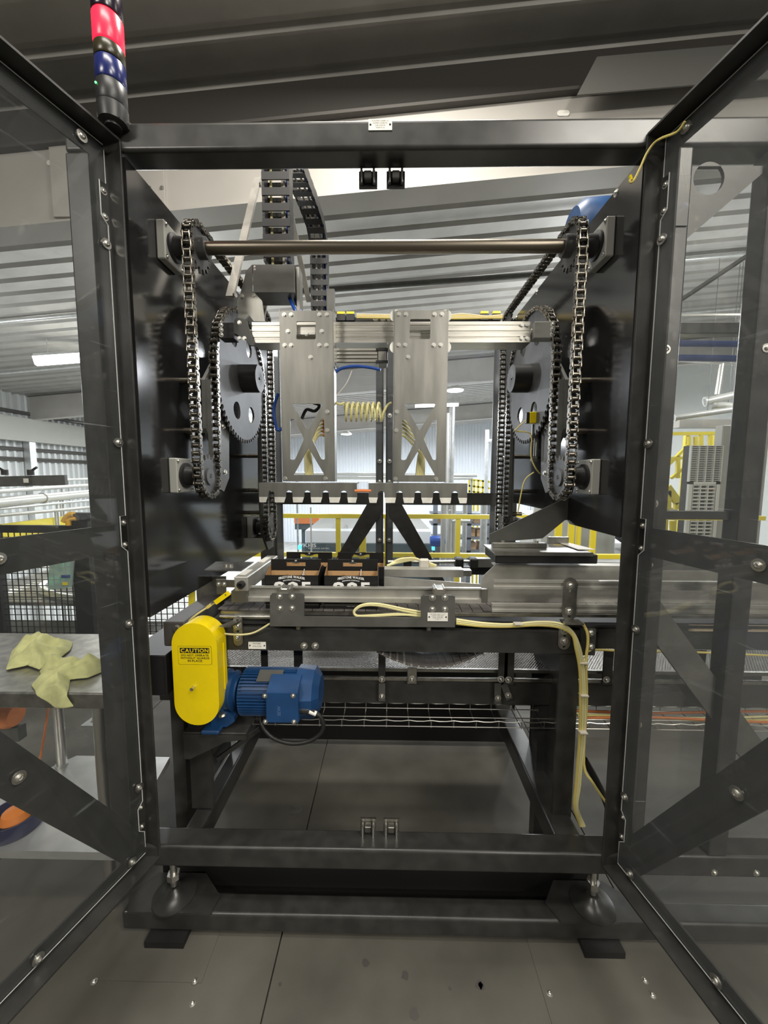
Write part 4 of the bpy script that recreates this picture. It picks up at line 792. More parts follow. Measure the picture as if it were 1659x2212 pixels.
part('stud', cy((gx-.008, Yg0, gzb+.135), (gx-.008, Yg0-.014, gzb+.134), .0055, 12), 'zinc', cg)
sx, sz, sw, sh = gx+.001, P(0, 1420, Yg0).z, .112, .064
st = part('sticker', MB().prism(rc([(sx-sw/2, sz-sh/2), (sx+sw/2, sz-sh/2), (sx+sw/2, sz+sh/2), (sx-sw/2, sz+sh/2)], .006), 'y', Yg0-.0006, Yg0), 'ink_black', cg, 'caution sticker with black header')
part('sticker_face', MB().prism(rc([(sx-sw/2+.0008, sz-sh/2+.0008), (sx+sw/2-.0008, sz-sh/2+.0008), (sx+sw/2-.0008, sz+sh/2-.0008), (sx-sw/2+.0008, sz+sh/2-.0008)], .006), 'y', Yg0-.001, Yg0-.0006), 'yellow_paint', st)
part('header', B(sx-.049, sx+.049, Yg0-.0014, Yg0-.001, sz+.008, sz+.026), 'ink_black', st)
part('lettering', text('CAUTION', .092, .0125, (sx, Yg0-.0015, sz+.0105), (1, 0, 0), (0, 0, 1), bold=.07, track=.14), 'yellow_paint', st)
for k, (s_, w_) in enumerate((('DO NOT OPERATE', .092), ('WITHOUT GUARDS', .096), ('IN PLACE', .048))): part('lettering', text(s_, w_, .0066, (sx, Yg0-.0011, sz-.003-.0095*k), (1, 0, 0), (0, 0, 1), bold=.06), 'ink_black', st)
# ---------------- geared motor ----------------
Ym = 1.325; mzt, mzb = P(0, 1440, Ym).z, P(0, 1545, Ym).z; mz = (mzt+mzb)/2-.004; mr = .078
gm = thing('gearmotor', 'dusty blue electric gearmotor beside the yellow chain guard', 'motor', (-.38, Ym, mz-.1))
X = lambda px: P(px, 1490, Ym).x
part('gear_housing', MB().lathe([(.0, 0), (.070, 0), (.070, .018), (.074, .020), (.074, .030), (.066, .034), (.064, .05), (.069, .052), (.069, .058), (.05, .066), (.05, .072), (0, .072)], (X(476), Ym, mz), 'x', 28), 'motor_blue', gm)
part('motor_frame', MB().lathe([(0, 0), (.058, 0), (.070, .014), (.0705, .02), (.0705, .15), (0, .15)], (X(524), Ym, mz), 'x', 32), 'motor_blue', gm)
x0, x1 = X(530), X(650)
for k in range(44):
    a = 2*PI*k/44; M_ = Mx.Translation((0, Ym, mz)) @ Mx.Rotation(a, 4, 'X'); part('fin', MB().box(x0, x1, -.0016, .0016, .069, .0815, M=M_), 'motor_blue', gm)
fc_ = MB(); n8 = 8
for xx0, xx1, r0, r1 in ((X(642), X(646), .082, .092), (X(646), X(682), .092, .088), (X(682), X(694), .088, .060)): fc_.cyl((xx0, Ym, mz), (xx1, Ym, mz), r0, 10, r1, rot=.3, smooth=False)
part('fan_cowl', fc_, 'motor_blue', gm)
for a in (35, 150, 215, 330): part('cowl_lug', B(X(640), X(656), Ym+.084*math.cos(R(a))-.009, Ym+.084*math.cos(R(a))+.009, mz+.084*math.sin(R(a))-.007, mz+.084*math.sin(R(a))+.007, .003), 'motor_blue', gm)
part('rating_plate', MB().box(P(560, 0, Ym).x, P(612, 0, Ym).x, -.024, .024, .0822, .0835, M=Mx.Translation((0, Ym, mz)) @ Mx.Rotation(R(24), 4, 'X')), 'gusset_grey', gm, 'dull grey rating plate')
Yj = 1.222; jx0, jx1 = P(567, 0, Yj).x, P(640, 0, Yj).x; jz0, jz1 = P(0, 1566, Yj).z, P(0, 1497, Yj).z
jb = part('junction_box', B(jx0, jx1, Yj, Ym-.05, jz0, jz1, .005, seg=2), 'motor_blue', gm); part('box_hood', MB().prism([(Yj+.002, jz1-.001), (Ym-.04, jz1+.028), (Ym-.04, jz1-.01), (Yj+.002, jz1-.01)], 'x', jx0+.004, jx1-.002), 'motor_blue', gm)
for px, py in ((572, 1503), (633, 1503), (573, 1559), (635, 1559)): bolt(jb, P(px, py, Yj), (0, -1, 0), .0055, 'button')
part('raised_lettering', text('SEW', .034, .011, (P(603, 0, Yj).x-.0035, Yj-.0004, P(0, 1539, Yj).z), (0, 0, 1), (-1, 0, 0), bold=.08), 'motor_blue_highlight', jb)
part('foot', MB().prism([(X(465), mz-.108), (X(500), mz-.108), (X(516), mz-.088), (X(516), mz-.07), (X(500), mz-.05), (X(470), mz-.05)], 'y', Ym-.05, Ym+.05), 'motor_blue', gm); bolt(gm, P(480, 1544, 1.268), (0, -.2, 1), .011)
part('foot_flange', B(X(455), X(492), Ym-.085, Ym+.06, mz-.115, mz-.100, .004), 'motor_blue', gm)
cn = P(652, 1535, 1.25); part('connector', cy((jx1-.004, 1.25, cn.z+.004), (P(664, 0, 1.25).x, 1.25, cn.z), .0135, 12), 'black_plastic', gm); part('connector_nut', cy((P(664, 0, 1.25).x, 1.25, cn.z), (P(676, 0, 1.25).x, 1.25, cn.z-.004), .0095, 8), 'hub_black', gm)
part('cable_label', cy(P(668, 1536, 1.248), P(683, 1542, 1.248), .0085, 12), 'label_white', gm, 'white cable label')
solo('power_cable', MB().tube([P(676, 1539, 1.25), P(690, 1546, 1.25), P(698, 1562, 1.25), P(694, 1582, 1.25), P(670, 1600, 1.25), P(630, 1606, 1.25), P(590, 1594, 1.255), P(568, 1570, 1.265), P(562, 1545, 1.29), P(560, 1530, 1.33)], .0072, 10), 'rubber_black', 'thick black power cable looping below the blue motor', 'cable')
# motor shelf bolted to the conveyor leg
sh = thing('motor_shelf', 'dark folded shelf carrying the blue motor and its guard', 'bracket', (-.55, 1.3, mz-.18))
zs = mz-.116; part('shelf_plate', B(-.72, X(545), Ym-.07, Ym+.10, zs-.007, zs, .002), 'frame_paint', sh); part('shelf_lip', MB().prism([(-.72, zs-.007), (X(545), zs-.007), (X(545), zs-.022), (X(500), zs-.035), (-.70, zs-.10), (-.72, zs-.10)], 'y', Ym-.07, Ym-.064), 'frame_paint', sh)
part('tie_bar', beam(MB(), P(470, 1640, 1.36), P(560, 1575, 1.42), .016, .012), 'frame_paint', sh)
nt_ = thing('tension_bolt', 'bright hanging bolt under the motor shelf', 'bolt', P(431, 1650, 1.36)); a = P(430, 1630, 1.36); b = P(431, 1664, 1.36); part('shank', cy(a, b, .006, 10), 'zinc', nt_); part('nut', cy(P(430, 1626, 1.36), P(430, 1637, 1.36), .0125, 6, smooth=False), 'zinc', nt_)
# ---------------- yellow cable runs ----------------
for k in range(3):
    o_ = .005*k
    solo('cable', MB().tube([P(985, 1338+4*k, 1.275), P(1040, 1346+3*k, 1.28), P(1100, 1349+2*k, 1.285), P(1160, 1344+3*k, 1.28), P(1208, 1347+4*k, 1.272), P(1236, 1365+3*k, 1.27), P(1252-4*k, 1400, 1.272), P(1261-4*k, 1450, 1.277), P(1264-5*k, 1520, 1.282), P(1262-5*k, 1600, 1.288), P(1256-4*k, 1650, 1.29), P(1252-4*k, 1700, 1.29), P(1247-3*k, 1745, 1.29), P(1262-4*k, 1784, 1.30)], .0052, 6), 'cable_pale' if k < 2 else 'cable_yellow', ('upper pale yellow cable of the bundle from the pusher plate down the right leg', 'middle pale yellow cable of the bundle down the right leg', 'deep yellow cable lowest in the bundle down the right leg')[k], 'cable', 'cables down the right leg')
solo('cable', MB().tube([P(1258, 1346, 1.285), P(1268, 1365, 1.28), P(1270, 1390, 1.278), P(1266, 1430, 1.28), P(1267, 1520, 1.286), P(1261, 1650, 1.29), P(1280, 1690, 1.29), P(1310, 1735, 1.29)], .0048, 6), 'cable_yellow', 'deeper yellow cable bending away to the right near the leg foot', 'cable')
solo('cable', MB().tube([P(1266, 1412, 1.285), P(1274, 1405, 1.29), P(1300, 1404, 1.31), P(1345, 1406, 1.31), P(1480, 1408, 1.31), P(1659, 1416, 1.31)], .004, 6), 'cable_yellow', 'single yellow cable running level to the right behind the door', 'cable')
solo('hose', MB().tube([P(1262, 1640, 1.33), P(1290, 1690, 1.33), P(1310, 1735, 1.33), P(1330, 1800, 1.33)], .012, 8), 'rubber_black', 'black hose beside the yellow cables at the right leg foot', 'hose')
for k in range(2): solo('cable', MB().tube([P(909, 1322+5*k, 1.285), P(870, 1315+4*k, 1.287), P(820, 1305+3*k, 1.29), P(785, 1306+2*k, 1.29), P(766, 1318+k, 1.288), P(770, 1330, 1.286), P(800, 1331-k, 1.286), P(860, 1328-k, 1.287), P(909, 1329+2*k, 1.285)], .0045, 6), 'cable_pale', ('outer' if k == 0 else 'inner')+' pale yellow cable looped behind the pusher plate', 'cable', 'looped cables behind the plate')
for px, py in ((1122, 1346), (1262, 1430), (1264, 1500), (1262, 1580)): p = P(px-4, py, 1.28); solo('cable_tie', B(p.x-.013, p.x+.013, p.y-.014, p.y+.008, p.z-.0018, p.z+.0018), 'sheet_pale', 'thin pale tie on the yellow cable bundle, '+('level run', 'top of the leg', 'upper leg', 'lower leg')[(1346, 1430, 1500, 1580).index(py)], 'cable tie', 'cable ties')
# ---------------- discharge plow on the right ----------------
Yw = 1.52; e = lambda px, py: (P(px, py, Yw).x, P(px, py, Yw).z)
dp = thing('discharge_plow', 'dark plate bracket with a flat padded tool hanging over the belt on the right', 'tool bracket', (.5, 1.5, 1.3))
part('gusset', MB().prism([e(1234, 1070), e(1234, 1122), e(1220, 1124), e(1172, 1163), e(1058, 1172), e(1058, 1154)], 'y', Yw, Yw+.006), 'gusset_grey', dp)
zt_ = P(0, 1192, 1.40).z; xa_, xb_ = P(1068, 0, 1.40).x, P(1287, 0, 1.40).x
part('pad', B(xa_, xb_, 1.40, 1.56, P(0, 1215, 1.40).z, zt_-.006, .003), 'rubber_black', dp); part('tray', B(xa_-.006, xb_-.018, 1.395, 1.57, zt_-.006, zt_, .001), 'stainless', dp)
part('tray_lip', B(xa_-.006, xb_-.022, 1.393, 1.397, zt_-.010, zt_+.004), 'stainless', dp); part('clear_flap', MB().prism([(xb_-.05, 1.45), (xb_+.015, 1.45), (xb_-.02, 1.60), (xb_-.06, 1.60)], 'z', zt_+.003, zt_+.005), 'sheet_pale', dp)
part('clamp_bar', B(P(1060, 0, 1.5).x, P(1175, 0, 1.5).x, 1.49, 1.516, zt_, zt_+.02, .002), 'stainless', dp)
for px in (1084, 1157): bolt(dp, (P(px, 0, 1.49).x, 1.503, zt_+.02), (0, 0, 1), .009, 'cap')
part('rear_flange', B(P(1176, 0, 1.6).x, P(1218, 0, 1.6).x, 1.58, 1.60, zt_, zt_+.03), 'stainless', dp)
# ---------------- lower woven belt conveyor behind ----------------
lv = thing('mesh_belt_conveyor', 'lower conveyor with a woven wire belt running behind the motor', 'conveyor', (.5, 1.65, .3))
zl = .765
part('woven_belt', B(-.95, 2.6, 1.53, 1.80, zl-.012, zl), 'woven_belt', lv); part('edge_rail', B(-.95, 2.6, 1.505, 1.52, zl-.004, zl+.010, .002), 'stainless', lv); part('edge_rail', B(-.95, 2.6, 1.485, 1.50, zl-.032, zl-.018, .002), 'stainless_dark', lv); part('side_plate', B(-.95, 2.6, 1.50, 1.508, .63, zl-.032), 'frame_paint', lv); part('rear_rail', B(-.95, 2.6, 1.80, 1.83, zl-.03, zl+.03), 'stainless_dark', lv); part('side_plate', B(-.95, 2.6, 1.83, 1.84, .6, zl+.05), 'frame_paint', lv)
def hang(px, w, p0, p1, Y, mm='frame_paint'):
    a = P(px-w/2, p0, Y); b = P(px+w/2, p1, Y); o = part('hanger', B(a.x, b.x, Y-.006, Y, b.z, a.z, .001), mm, lv); return o
for px, w, p0, p1 in ((572, 16, 1404, 1450), (645, 20, 1404, 1470), (825, 15, 1404, 1472), (1086, 18, 1404, 1472), (1099, 19, 1404, 1478), (1312, 17, 1404, 1478), (1507, 22, 1404, 1478), (890, 20, 1440, 1476)): hang(px, w, p0, p1, 1.482, 'frame_paint' if px != 890 else 'stainless_dark')
for px, py in ((825, 1467), (890, 1467), (1082, 1467), (1098, 1468), (1310, 1468), (1512, 1460)): bolt(lv, P(px, py, 1.476), (0, -1, 0), .009, 'button')
for px, p0, p1, ti in ((825, 1476, 1514, 0), (1075, 1476, 1520, 0), (1088, 1478, 1510, -.35)):
    a = P(px, p0, 1.478); b = P(px-ti*36, p1, 1.478); part('slotted_strap', beam(MB(), a, b, .026, .004), 'gusset_grey', lv); bolt(lv, b+(a-b)*.3+V((0, -.004, 0)), (0, -1, 0), .008, 'button')
for x in (-.9, .62, 2.3): part('leg', B(x, x+.05, 1.52, 1.57, 0, .64), 'frame_paint', lv)
# wire basket tray for cables
wt = thing('wire_tray', 'bright wire mesh cable tray running level under the lower conveyor', 'cable tray', (.4, 1.55, .58))
zz0 = P(0, 1568, 1.46).z
def wav(Y, z, amp): return MB().tube([V((-.55+k*.03, Y, z+(amp if k % 3 == 0 else 0))) for k in range(100)], .0022, 5, 1)
for Y, z, am in ((1.46, zz0+.022, .004), (1.46, zz0, 0), (1.58, zz0, 0), (1.52, zz0, 0), (1.58, zz0+.022, .004), (1.64, zz0+.03, .005), (1.64, zz0-.01, 0)): part('long_wire', wav(Y, z, am), 'zinc', wt)
CR = MB().tube([(0, 1.46, zz0+.024), (0, 1.46, zz0-.004), (0, 1.58, zz0-.004), (0, 1.58, zz0+.024)], .0022, 5, 1).tube([(0, 1.64, zz0+.032), (0, 1.64, zz0-.012)], .002, 5, 1); CM = CR.mesh('cross_wire', 'zinc', V((0, 1.55, zz0)))
for k in range(34): link('cross_wire', CM, (-.55+.09*k, 1.55, zz0), wt)
for k, (mm, dz) in enumerate((('orange_mesh', .012), ('cable_yellow', .004), ('cable_pale', -.001), ('orange_mesh', .006))):
    solo('cable', MB().tube([V((.78+.28*j, 1.50+.02*k, zz0+.006+dz+.008*math.sin(j*1.7+k))) for j in range(7)], .005, 6), mm, ('highest orange', 'yellow', 'pale yellow', 'lower orange')[k]+' cable lying in the wire tray behind the right door', 'cable', ('orange' if 'orange' in mm else 'yellow')+' cables in the wire tray')
solo('tray_channel', B(-.5, 2.4, 1.66, 1.70, zz0-.03, zz0+.02), 'gusset_grey', 'long dark channel just behind the wire tray', 'channel')
solo('kick_panel', B(-1.0, .72, 2.1, 2.11, .03, .63), 'hub_black', 'long black kick panel closing the machine bottom at the back', 'panel')
# beige tape with upside-down letters on the conveyor side, right
tp = solo('tape_strip', B(P(1492, 0, 1.315).x, 2.0, 1.312, 1.3155, P(0, 1357, 1.312).z, P(0, 1344, 1.312).z), 'tape_beige', 'beige tape strip with upside down black letters on the conveyor side', 'tape')
part('lettering', text('SA', .034, .012, (P(1620, 0, 1.31).x, 1.3118, P(0, 1346, 1.31).z), (-1, 0, 0), (0, 0, -1)), 'ink_black', tp)
# ---------------- stack light on the top beam ----------------
sx_, sy_ = P(248, 250, 1.135).x, 1.128; z0 = P(250, 266, sy_-.03).z+.012
sl = thing('stack_light', 'round signal tower with a lit red lens on the top beam', 'signal light', (sx_, sy_, z0)); L_ = 0
part('base', MB().lathe([(0, 0), (.020, 0), (.020, .006), (.034, .010), (.037, .035), (.037, .048), (.034, .05), (0, .05)], (sx_, sy_, z0), 'z', 28), 'black_plastic', sl); part('bracket', B(sx_-.03, sx_+.03, sy_-.02, sy_+.06, 2.533, z0+.012), 'black_plastic', sl)
zl_ = lambda py: P(250, py, sy_).z-z0
for h0, h1, mm, nm, lb in ((.05, zl_(188), 'black_plastic', 'body', None), (zl_(187), zl_(140), 'lens_blue', 'lens', 'dark blue lens'), (zl_(138), zl_(108), 'lens_amber', 'lens', 'unlit amber lens'), (zl_(106), zl_(42), 'lens_red', 'lens', 'glowing red lens'), (zl_(40), zl_(-30), 'lens_dark', 'lens', 'unlit top lens')):
    part(nm, MB().lathe([(0, h0), (.034, h0), (.036, h0+.003), (.036, h1-.003), (.034, h1), (0, h1)], (sx_, sy_, z0), 'z', 28), mm, sl, lb)
part('pilot', MB().lathe([(.003, 0), (.002, -.002), (0, -.002)], (sx_-.02, sy_-.031, z0+zl_(203)), 'y', 8), 'led_green', sl)
# cable with a loose yellow end at the right door corner
solo('cable', MB().tube([P(1480, 262, 1.06), P(1462, 285, 1.08), P(1430, 298, 1.11), P(1412, 310, 1.13), P(1395, 335, 1.14), P(1384, 360, 1.14), P(1370, 388, 1.14), P(1362, 394, 1.14), P(1360, 388, 1.14)], .0032, 6), 'cable_yellow', 'loose yellow cable hanging from the right door top corner', 'cable')
solo('cable_tip', cy(P(1361, 379, 1.14), P(1364, 389, 1.14), .004, 8), 'yellow_paint', 'bright yellow ferrule on the loose cable end', 'cable tip')
# ---------------- steel table on the left ----------------
ZT = .835; YT = 1.2; xr = -.925
tb = thing('steel_table', 'stainless work table with a lower shelf left of the machine', 'table', (-1.5, 1.5, 0))
part('table_top', B(-2.3, xr, YT, 1.68, ZT-.055, ZT, .006, seg=3), 'stainless_dark', tb); part('lower_shelf', MB().prism([(-2.3, YT+.005), (-.945, YT+.005), (-1.02, 1.66), (-1.46, 1.66), (-1.52, 1.58), (-2.3, 1.58)], 'z', .222, .252), 'galvanised', tb)
for x, y in ((P(130, 1600, 1.60).x, 1.60), (-1.08, 1.60), (-1.0, YT+.04), (-2.25, YT+.04)):
    part('leg', cy((x, y, 0), (x, y, ZT-.05), .020, 16), 'zinc', tb); part('leg_collar', cy((x, y, .252), (x, y, .262), .026, 16), 'galvanised', tb)
def cloth(name, label, pts, seed, hgt):
    """a rag dropped in folds: an outline on the table filled with a crumpled grid"""
    random.seed(seed); n = 30; bm = bmesh.new(); xs = [p[0] for p in pts]; ys = [p[1] for p in pts]; x0, x1, y0, y1 = min(xs), max(xs), min(ys), max(ys)
    def inside(x, y):
        c = False; j = len(pts)-1
        for i in range(len(pts)):
            if (pts[i][1] > y) != (pts[j][1] > y) and x < (pts[j][0]-pts[i][0])*(y-pts[i][1])/(pts[j][1]-pts[i][1])+pts[i][0]: c = not c
            j = i
        return c
    def dist(x, y):
        b = 9; 
        for i in range(len(pts)):
            a_ = V((*pts[i-1], 0)); c_ = V((*pts[i], 0)); q_ = V((x, y, 0)); t_ = max(0, min(1, (q_-a_).dot(c_-a_)/max(1e-9, (c_-a_).length_squared))); b = min(b, (q_-(a_+(c_-a_)*t_)).length)
        return b
    ph = [random.uniform(0, 6) for _ in range(8)]
    def hh(x, y):
        u, v_ = (x-x0)/(x1-x0), (y-y0)/(y1-y0); e_ = min(1, dist(x, y)/.03)
        f = (1-abs(math.sin(6*u+4*v_+ph[0]+.6*math.sin(5*v_))))**1.5*.8+(1-abs(math.sin(9*v_-5*u+ph[1]+.5*math.sin(6*u))))**1.5*.55+.16*math.sin(19*u+9*v_+ph[2])+.22*(1-abs(math.sin(15*u-8*v_+ph[4])))**2+.2*(1-abs(math.sin(14*v_+7*u+ph[5])))**2
        return .003+e_*hgt*(.35+.6*max(0, f))
    out = []; m_ = 10
    for i in range(len(pts)): a_, b_ = pts[i-1], pts[i]; out += [(a_[0]+(b_[0]-a_[0])*k/m_, a_[1]+(b_[1]-a_[1])*k/m_) for k in range(m_)]
    flat = list(out)
    for i in range(n):
        for j in range(n):
            x, y = x0+(x1-x0)*(i+.5)/n, y0+(y1-y0)*(j+.5)/n
            if inside(x, y) and dist(x, y) > .006: flat.append((x, y))
    from mathutils.geometry import delaunay_2d_cdt
    r_ = delaunay_2d_cdt([V(p) for p in flat], [(i, (i+1) % len(out)) for i in range(len(out))], [], 1, 1e-6)
    vs = []
    for p in r_[0]:
        z = ZT+.001+hh(p.x, p.y); y = p.y
        if y < YT-.002: z = ZT+.004-(YT-y)*1.0; y = YT-.006-.1*(YT-y)+.004*math.sin(60*p.x)
        vs.append((p.x, y, z))
    k = len(vs); mb = MB().add(vs, [list(f) for f in r_[2]], True)
    o = solo(name, mb, 'rag', label, 'rag', 'pale rags on the steel table'); md = o.modifiers.new('thickness', 'SOLIDIFY'); md.thickness = .0025; md.offset = -1
    md2 = o.modifiers.new('soft', 'SUBSURF'); md2.levels = 1; md2.render_levels = 1
    return o
def tpt(px, py): p = PZ(px, py, ZT+.008); return (p.x, p.y)
cloth('rag', 'larger pale green yellow rag crumpled at the back of the steel table', [tpt(*q) for q in ((12, 1446), (26, 1405), (50, 1388), (85, 1370), (112, 1378), (122, 1392), (158, 1386), (152, 1402), (130, 1420), (105, 1432), (85, 1445), (60, 1436))], 5, .062)
cloth('rag', 'dirtier pale rag nearer the table edge with one corner hanging over', [tpt(*q) for q in ((66, 1478), (88, 1458), (84, 1448), (110, 1428), (150, 1420), (190, 1428), (242, 1430), (228, 1446), (190, 1462), (152, 1466), (150, 1486), (138, 1510), (90, 1512))], 11, .05)
bk = thing('black_box', 'flat black box with white letters between the table end and the conveyor', 'box', (-.84, 1.45, 0))
part('body', B(-.915, -.765, 1.25, 1.64, .80, .945, .003), 'ink_black', bk); part('stand', B(-.86, -.81, 1.42, 1.47, 0, .80), 'frame_paint', bk)
part('lettering', text('BL', .014, .009, (P(242, 1445, 1.25).x, 1.2495, P(242, 1449, 1.25).z), (1, 0, 0), (0, 0, 1), bold=.05), 'white_print', bk)
bw = PZ(5, 1812, .252); bl = thing('bowl', 'dark blue round tub holding an orange tool on the lower shelf', 'tub', (bw.x, bw.y+.05, .252))
part('tub_wall', MB().lathe([(0, .0), (.082, .0), (.086, .006), (.083, .055), (.086, .058), (.081, .058), (.078, .008), (0, .008)], (bw.x, bw.y+.05, .252), 'z', 32), 'bowl_blue', bl)
solo('orange_scoop', MB().lathe([(0, .012), (.035, .012), (.05, .035), (.04, .058), (.02, .066), (0, .068)], (bw.x, bw.y+.055, .252), 'z', 16), 'orange', 'orange rounded tool lying in the dark blue tub', 'tool')
solo('air_line', MB().tube([P(104, 1530, 1.5), P(97, 1580, 1.47), P(86, 1640, 1.42), P(72, 1690, 1.38), P(40, 1745, 1.32), P(20, 1775, 1.29)], .004, 6), 'orange_mesh', 'thin reddish air line hanging from the table to the blue tub', 'hose')
p = P(12, 1545, 1.62); hm = thing('orange_reel', 'orange rounded reel under the steel table at the photo left edge', 'reel', p); part('drum', MB().lathe([(0, -.05), (.045, -.05), (.055, -.03), (.055, .03), (.045, .05), (0, .05)], p, 'x', 20), 'orange_mesh', hm); part('stand', B(p.x-.03, p.x+.06, p.y-.01, p.y+.03, p.z-.12, p.z-.055), 'gusset_grey', hm)
p = P(200, 1552, 1.9); ft = thing('slotted_stand', 'dark floor bracket with a slotted pale top behind the table legs', 'bracket', (p.x, p.y, 0)); part('tube', B(p.x-.03, p.x+.03, 1.9, 1.95, .25, p.z-.02), 'frame_paint', ft); part('top_tab', MB().prism([(p.x-.035, 1.86), (p.x+.03, 1.86), (p.x+.035, 1.97), (p.x-.025, 1.97)], 'z', p.z-.02, p.z-.014, holes=[[(p.x+.012*math.cos(k*PI/6), 1.92+.034*math.sin(k*PI/6)) for k in range(12)]]), 'galvanised', ft); part('rod', cy((p.x+.0, 1.92, 0), (p.x, 1.92, .25), .010, 8), 'zinc', ft)
# ---------------- left background ----------------
def mesh_panel(name, label, x0, x1, Y, z0, z1, post):
    t = thing(name, label, 'fence', ((x0+x1)/2, Y, 0)); w = MB(); n = int((x1-x0)/.05)
    for k in range(1, n): w.box(x0+k*.05-.0028, x0+k*.05+.0028, Y-.003, Y+.003, z0, z1)
    for k in range(int((z1-z0)/.05)): w.box(x0, x1, Y-.003, Y+.003, z0+.02+k*.05-.0028, z0+.02+k*.05+.0028)
    part('wire_mesh', w, 'mesh_black', t, kind='stuff'); part('top_rail', B(x0, x1, Y-.02, Y+.02, z1, z1+.06), 'mesh_black', t); part('bottom_rail', B(x0, x1, Y-.02, Y+.02, z0-.05, z0), 'mesh_black', t)
    for a, b in post: part('post', B(a, b, Y-.03, Y+.03, 0, z1+.06), 'mesh_black', t)
    return t
YF = 3.05
mesh_panel('mesh_fence', 'black wire mesh guard panel behind the steel table, seen through the left door', P(-60, 0, YF).x, P(172, 0, YF).x, YF, .18, 1.09, ((P(-75, 1300, YF).x, P(10, 1300, YF).x), (P(168, 1300, YF).x, P(205, 1300, YF).x)))
mesh_panel('mesh_fence', 'narrow black mesh guard panel right of the wide black post', P(206, 0, YF+.05).x, P(420, 0, YF+.05).x, YF+.05, .18, 1.19, ((P(170, 0, YF+.05).x, P(206, 0, YF+.05).x),))
a, b = P(1, 1131, 4.03), P(176, 1106, 5.3); yr = thing('yellow_rail', 'yellow guard rail rising to the right above the black fence on the left', 'railing', (a.x, a.y, 0))
d = (b-a).normalized(); part('top_rail', beam(MB(), a-d*1.0-V((0, 0, .09)), b-V((0, 0, .13)), .20, .06, (1, 0, 0)), 'rail_yellow', yr)
for f in (.55, .95): q = a.lerp(b, f); part('post', B(q.x-.03, q.x+.03, q.y-.03, q.y+.03, 0, q.z-.14), 'rail_yellow', yr)
p = P(152, 1124, 3.05); yg = thing('grip_handle', 'orange yellow clamp handle with a black tip on the fence rail', 'handle', p)
part('stem', cy(p+V((-.02, 0, -.07)), p+V((-.015, 0, 0)), .020, 12), 'amber_plastic', yg); part('grip', MB().tube([p+V((-.055, 0, -.012)), p+V((-.03, 0, .025)), p+V((.0, 0, .047)), p+V((.03, 0, .05))], .022, 10), 'amber_plastic', yg); part('jaw', MB().tube([p+V((-.02, 0, .0)), p+V((.02, 0, .012)), p+V((.05, 0, .012))], .015, 8), 'amber_plastic', yg); part('tip', MB().tube([p+V((.03, 0, .045)), p+V((.06, 0, .03)), p+V((.07, 0, 0)), p+V((.05, 0, -.01))], .010, 8), 'rubber_black', yg)
gs = [P(108, 1206, 2.98), P(161, 1206, 2.98), P(156, 1268, 2.98), P(105, 1274, 2.98)]; gsh = thing('green_sheet', 'translucent green plastic sheet hanging on the black mesh', 'sheet', gs[3])
part('sheet', MB().prism([(q.x, q.z) for q in gs], 'y', 2.975, 2.985), 'green_sheet', gsh); q = P(142, 1245, 2.97); part('dark_label', B(q.x-.035, q.x+.035, 2.966, 2.97, q.z-.012, q.z+.012), 'pipe_blue', gsh); q = P(140, 1261, 2.97); part('yellow_spot', B(q.x-.02, q.x+.02, 2.97, 2.974, q.z-.012, q.z+.012), 'rail_yellow', gsh)
gs = [P(214, 1180, 2.99), P(227, 1178, 2.99), P(231, 1264, 2.99), P(209, 1264, 2.99)]; gsh = thing('white_board', 'narrow white board with a green lower edge beside the left door stile', 'board', gs[3]); part('board', MB().prism([(q.x, q.z) for q in gs], 'y', 2.975, 2.985), 'louvre_white', gsh); part('hook', B(gs[0].x+.01, gs[1].x-.01, 2.98, 3.09, gs[1].z-.02, gs[1].z), 'galvanised', gsh); part('edge', B(gs[3].x, gs[2].x, 2.972, 2.988, gs[3].z-.012, gs[3].z), 'green_sheet', gsh)
rc_ = thing('roller_conveyor', 'bright roller conveyor with a curved side guide beyond the mesh fence', 'conveyor', (-3.2, 4.2, 0))
for k in range(24): y = 3.4+.085*k; part('roller', cy((-3.9, y, .38), (-2.55, y, .38), .026, 8), 'pipe_white', rc_)
part('side_frame', B(-3.96, -3.9, 3.3, 5.5, .32, .46), 'galvanised', rc_); part('side_frame', B(-2.55, -2.5, 3.3, 5.5, .32, .46), 'galvanised', rc_)
part('curved_guide', MB().tube([(-2.5, 5.2, .55), (-2.9, 4.7, .55), (-3.2, 4.2, .52), (-3.35, 3.8, .5), (-3.3, 3.5, .48), (-2.9, 3.3, .46), (-2.5, 3.25, .46)], .045, 6), 'galvanised', rc_)
for x in (-3.93, -2.53):
    for y in (3.5, 5.3): part('leg', B(x-.03, x+.03, y-.03, y+.03, 0, .33), 'galvanised', rc_)
solo('cardboard_crate', B(-3.6, -2.9, 4.4, 5.1, .41, .95, .01), 'label_white', 'pale box standing on the roller conveyor behind the mesh', 'box')
a, b = P(-120, 1043, 2.85), P(143, 1037, 2.95); gbx = thing('guide_bar', 'dark grey guide bar with two black clamp knobs left of the door', 'guide bar', (a.x, 2.9, 0))
part('bar', beam(MB(), a, b, .078, .03), 'gusset_grey', gbx); part('bar_post', B(a.x+.15, a.x+.20, 2.9, 2.95, 0, a.z-.04), 'gusset_grey', gbx); q = P(63, 1038, 2.9); part('bar_label', B(q.x-.018, q.x+.018, 2.872, 2.876, q.z-.016, q.z+.016), 'label_white', gbx)
for px in (10, 66):
    q = P(px, 1018, 2.9); part('knob', cy(q-V((0, 0, .03)), q+V((0, 0, .012)), .022, 10), 'rubber_black', gbx); part('knob_lever', cy(q, q+V((.05 if px > 20 else -.05, 0, .03)), .009, 8), 'rubber_black', gbx)
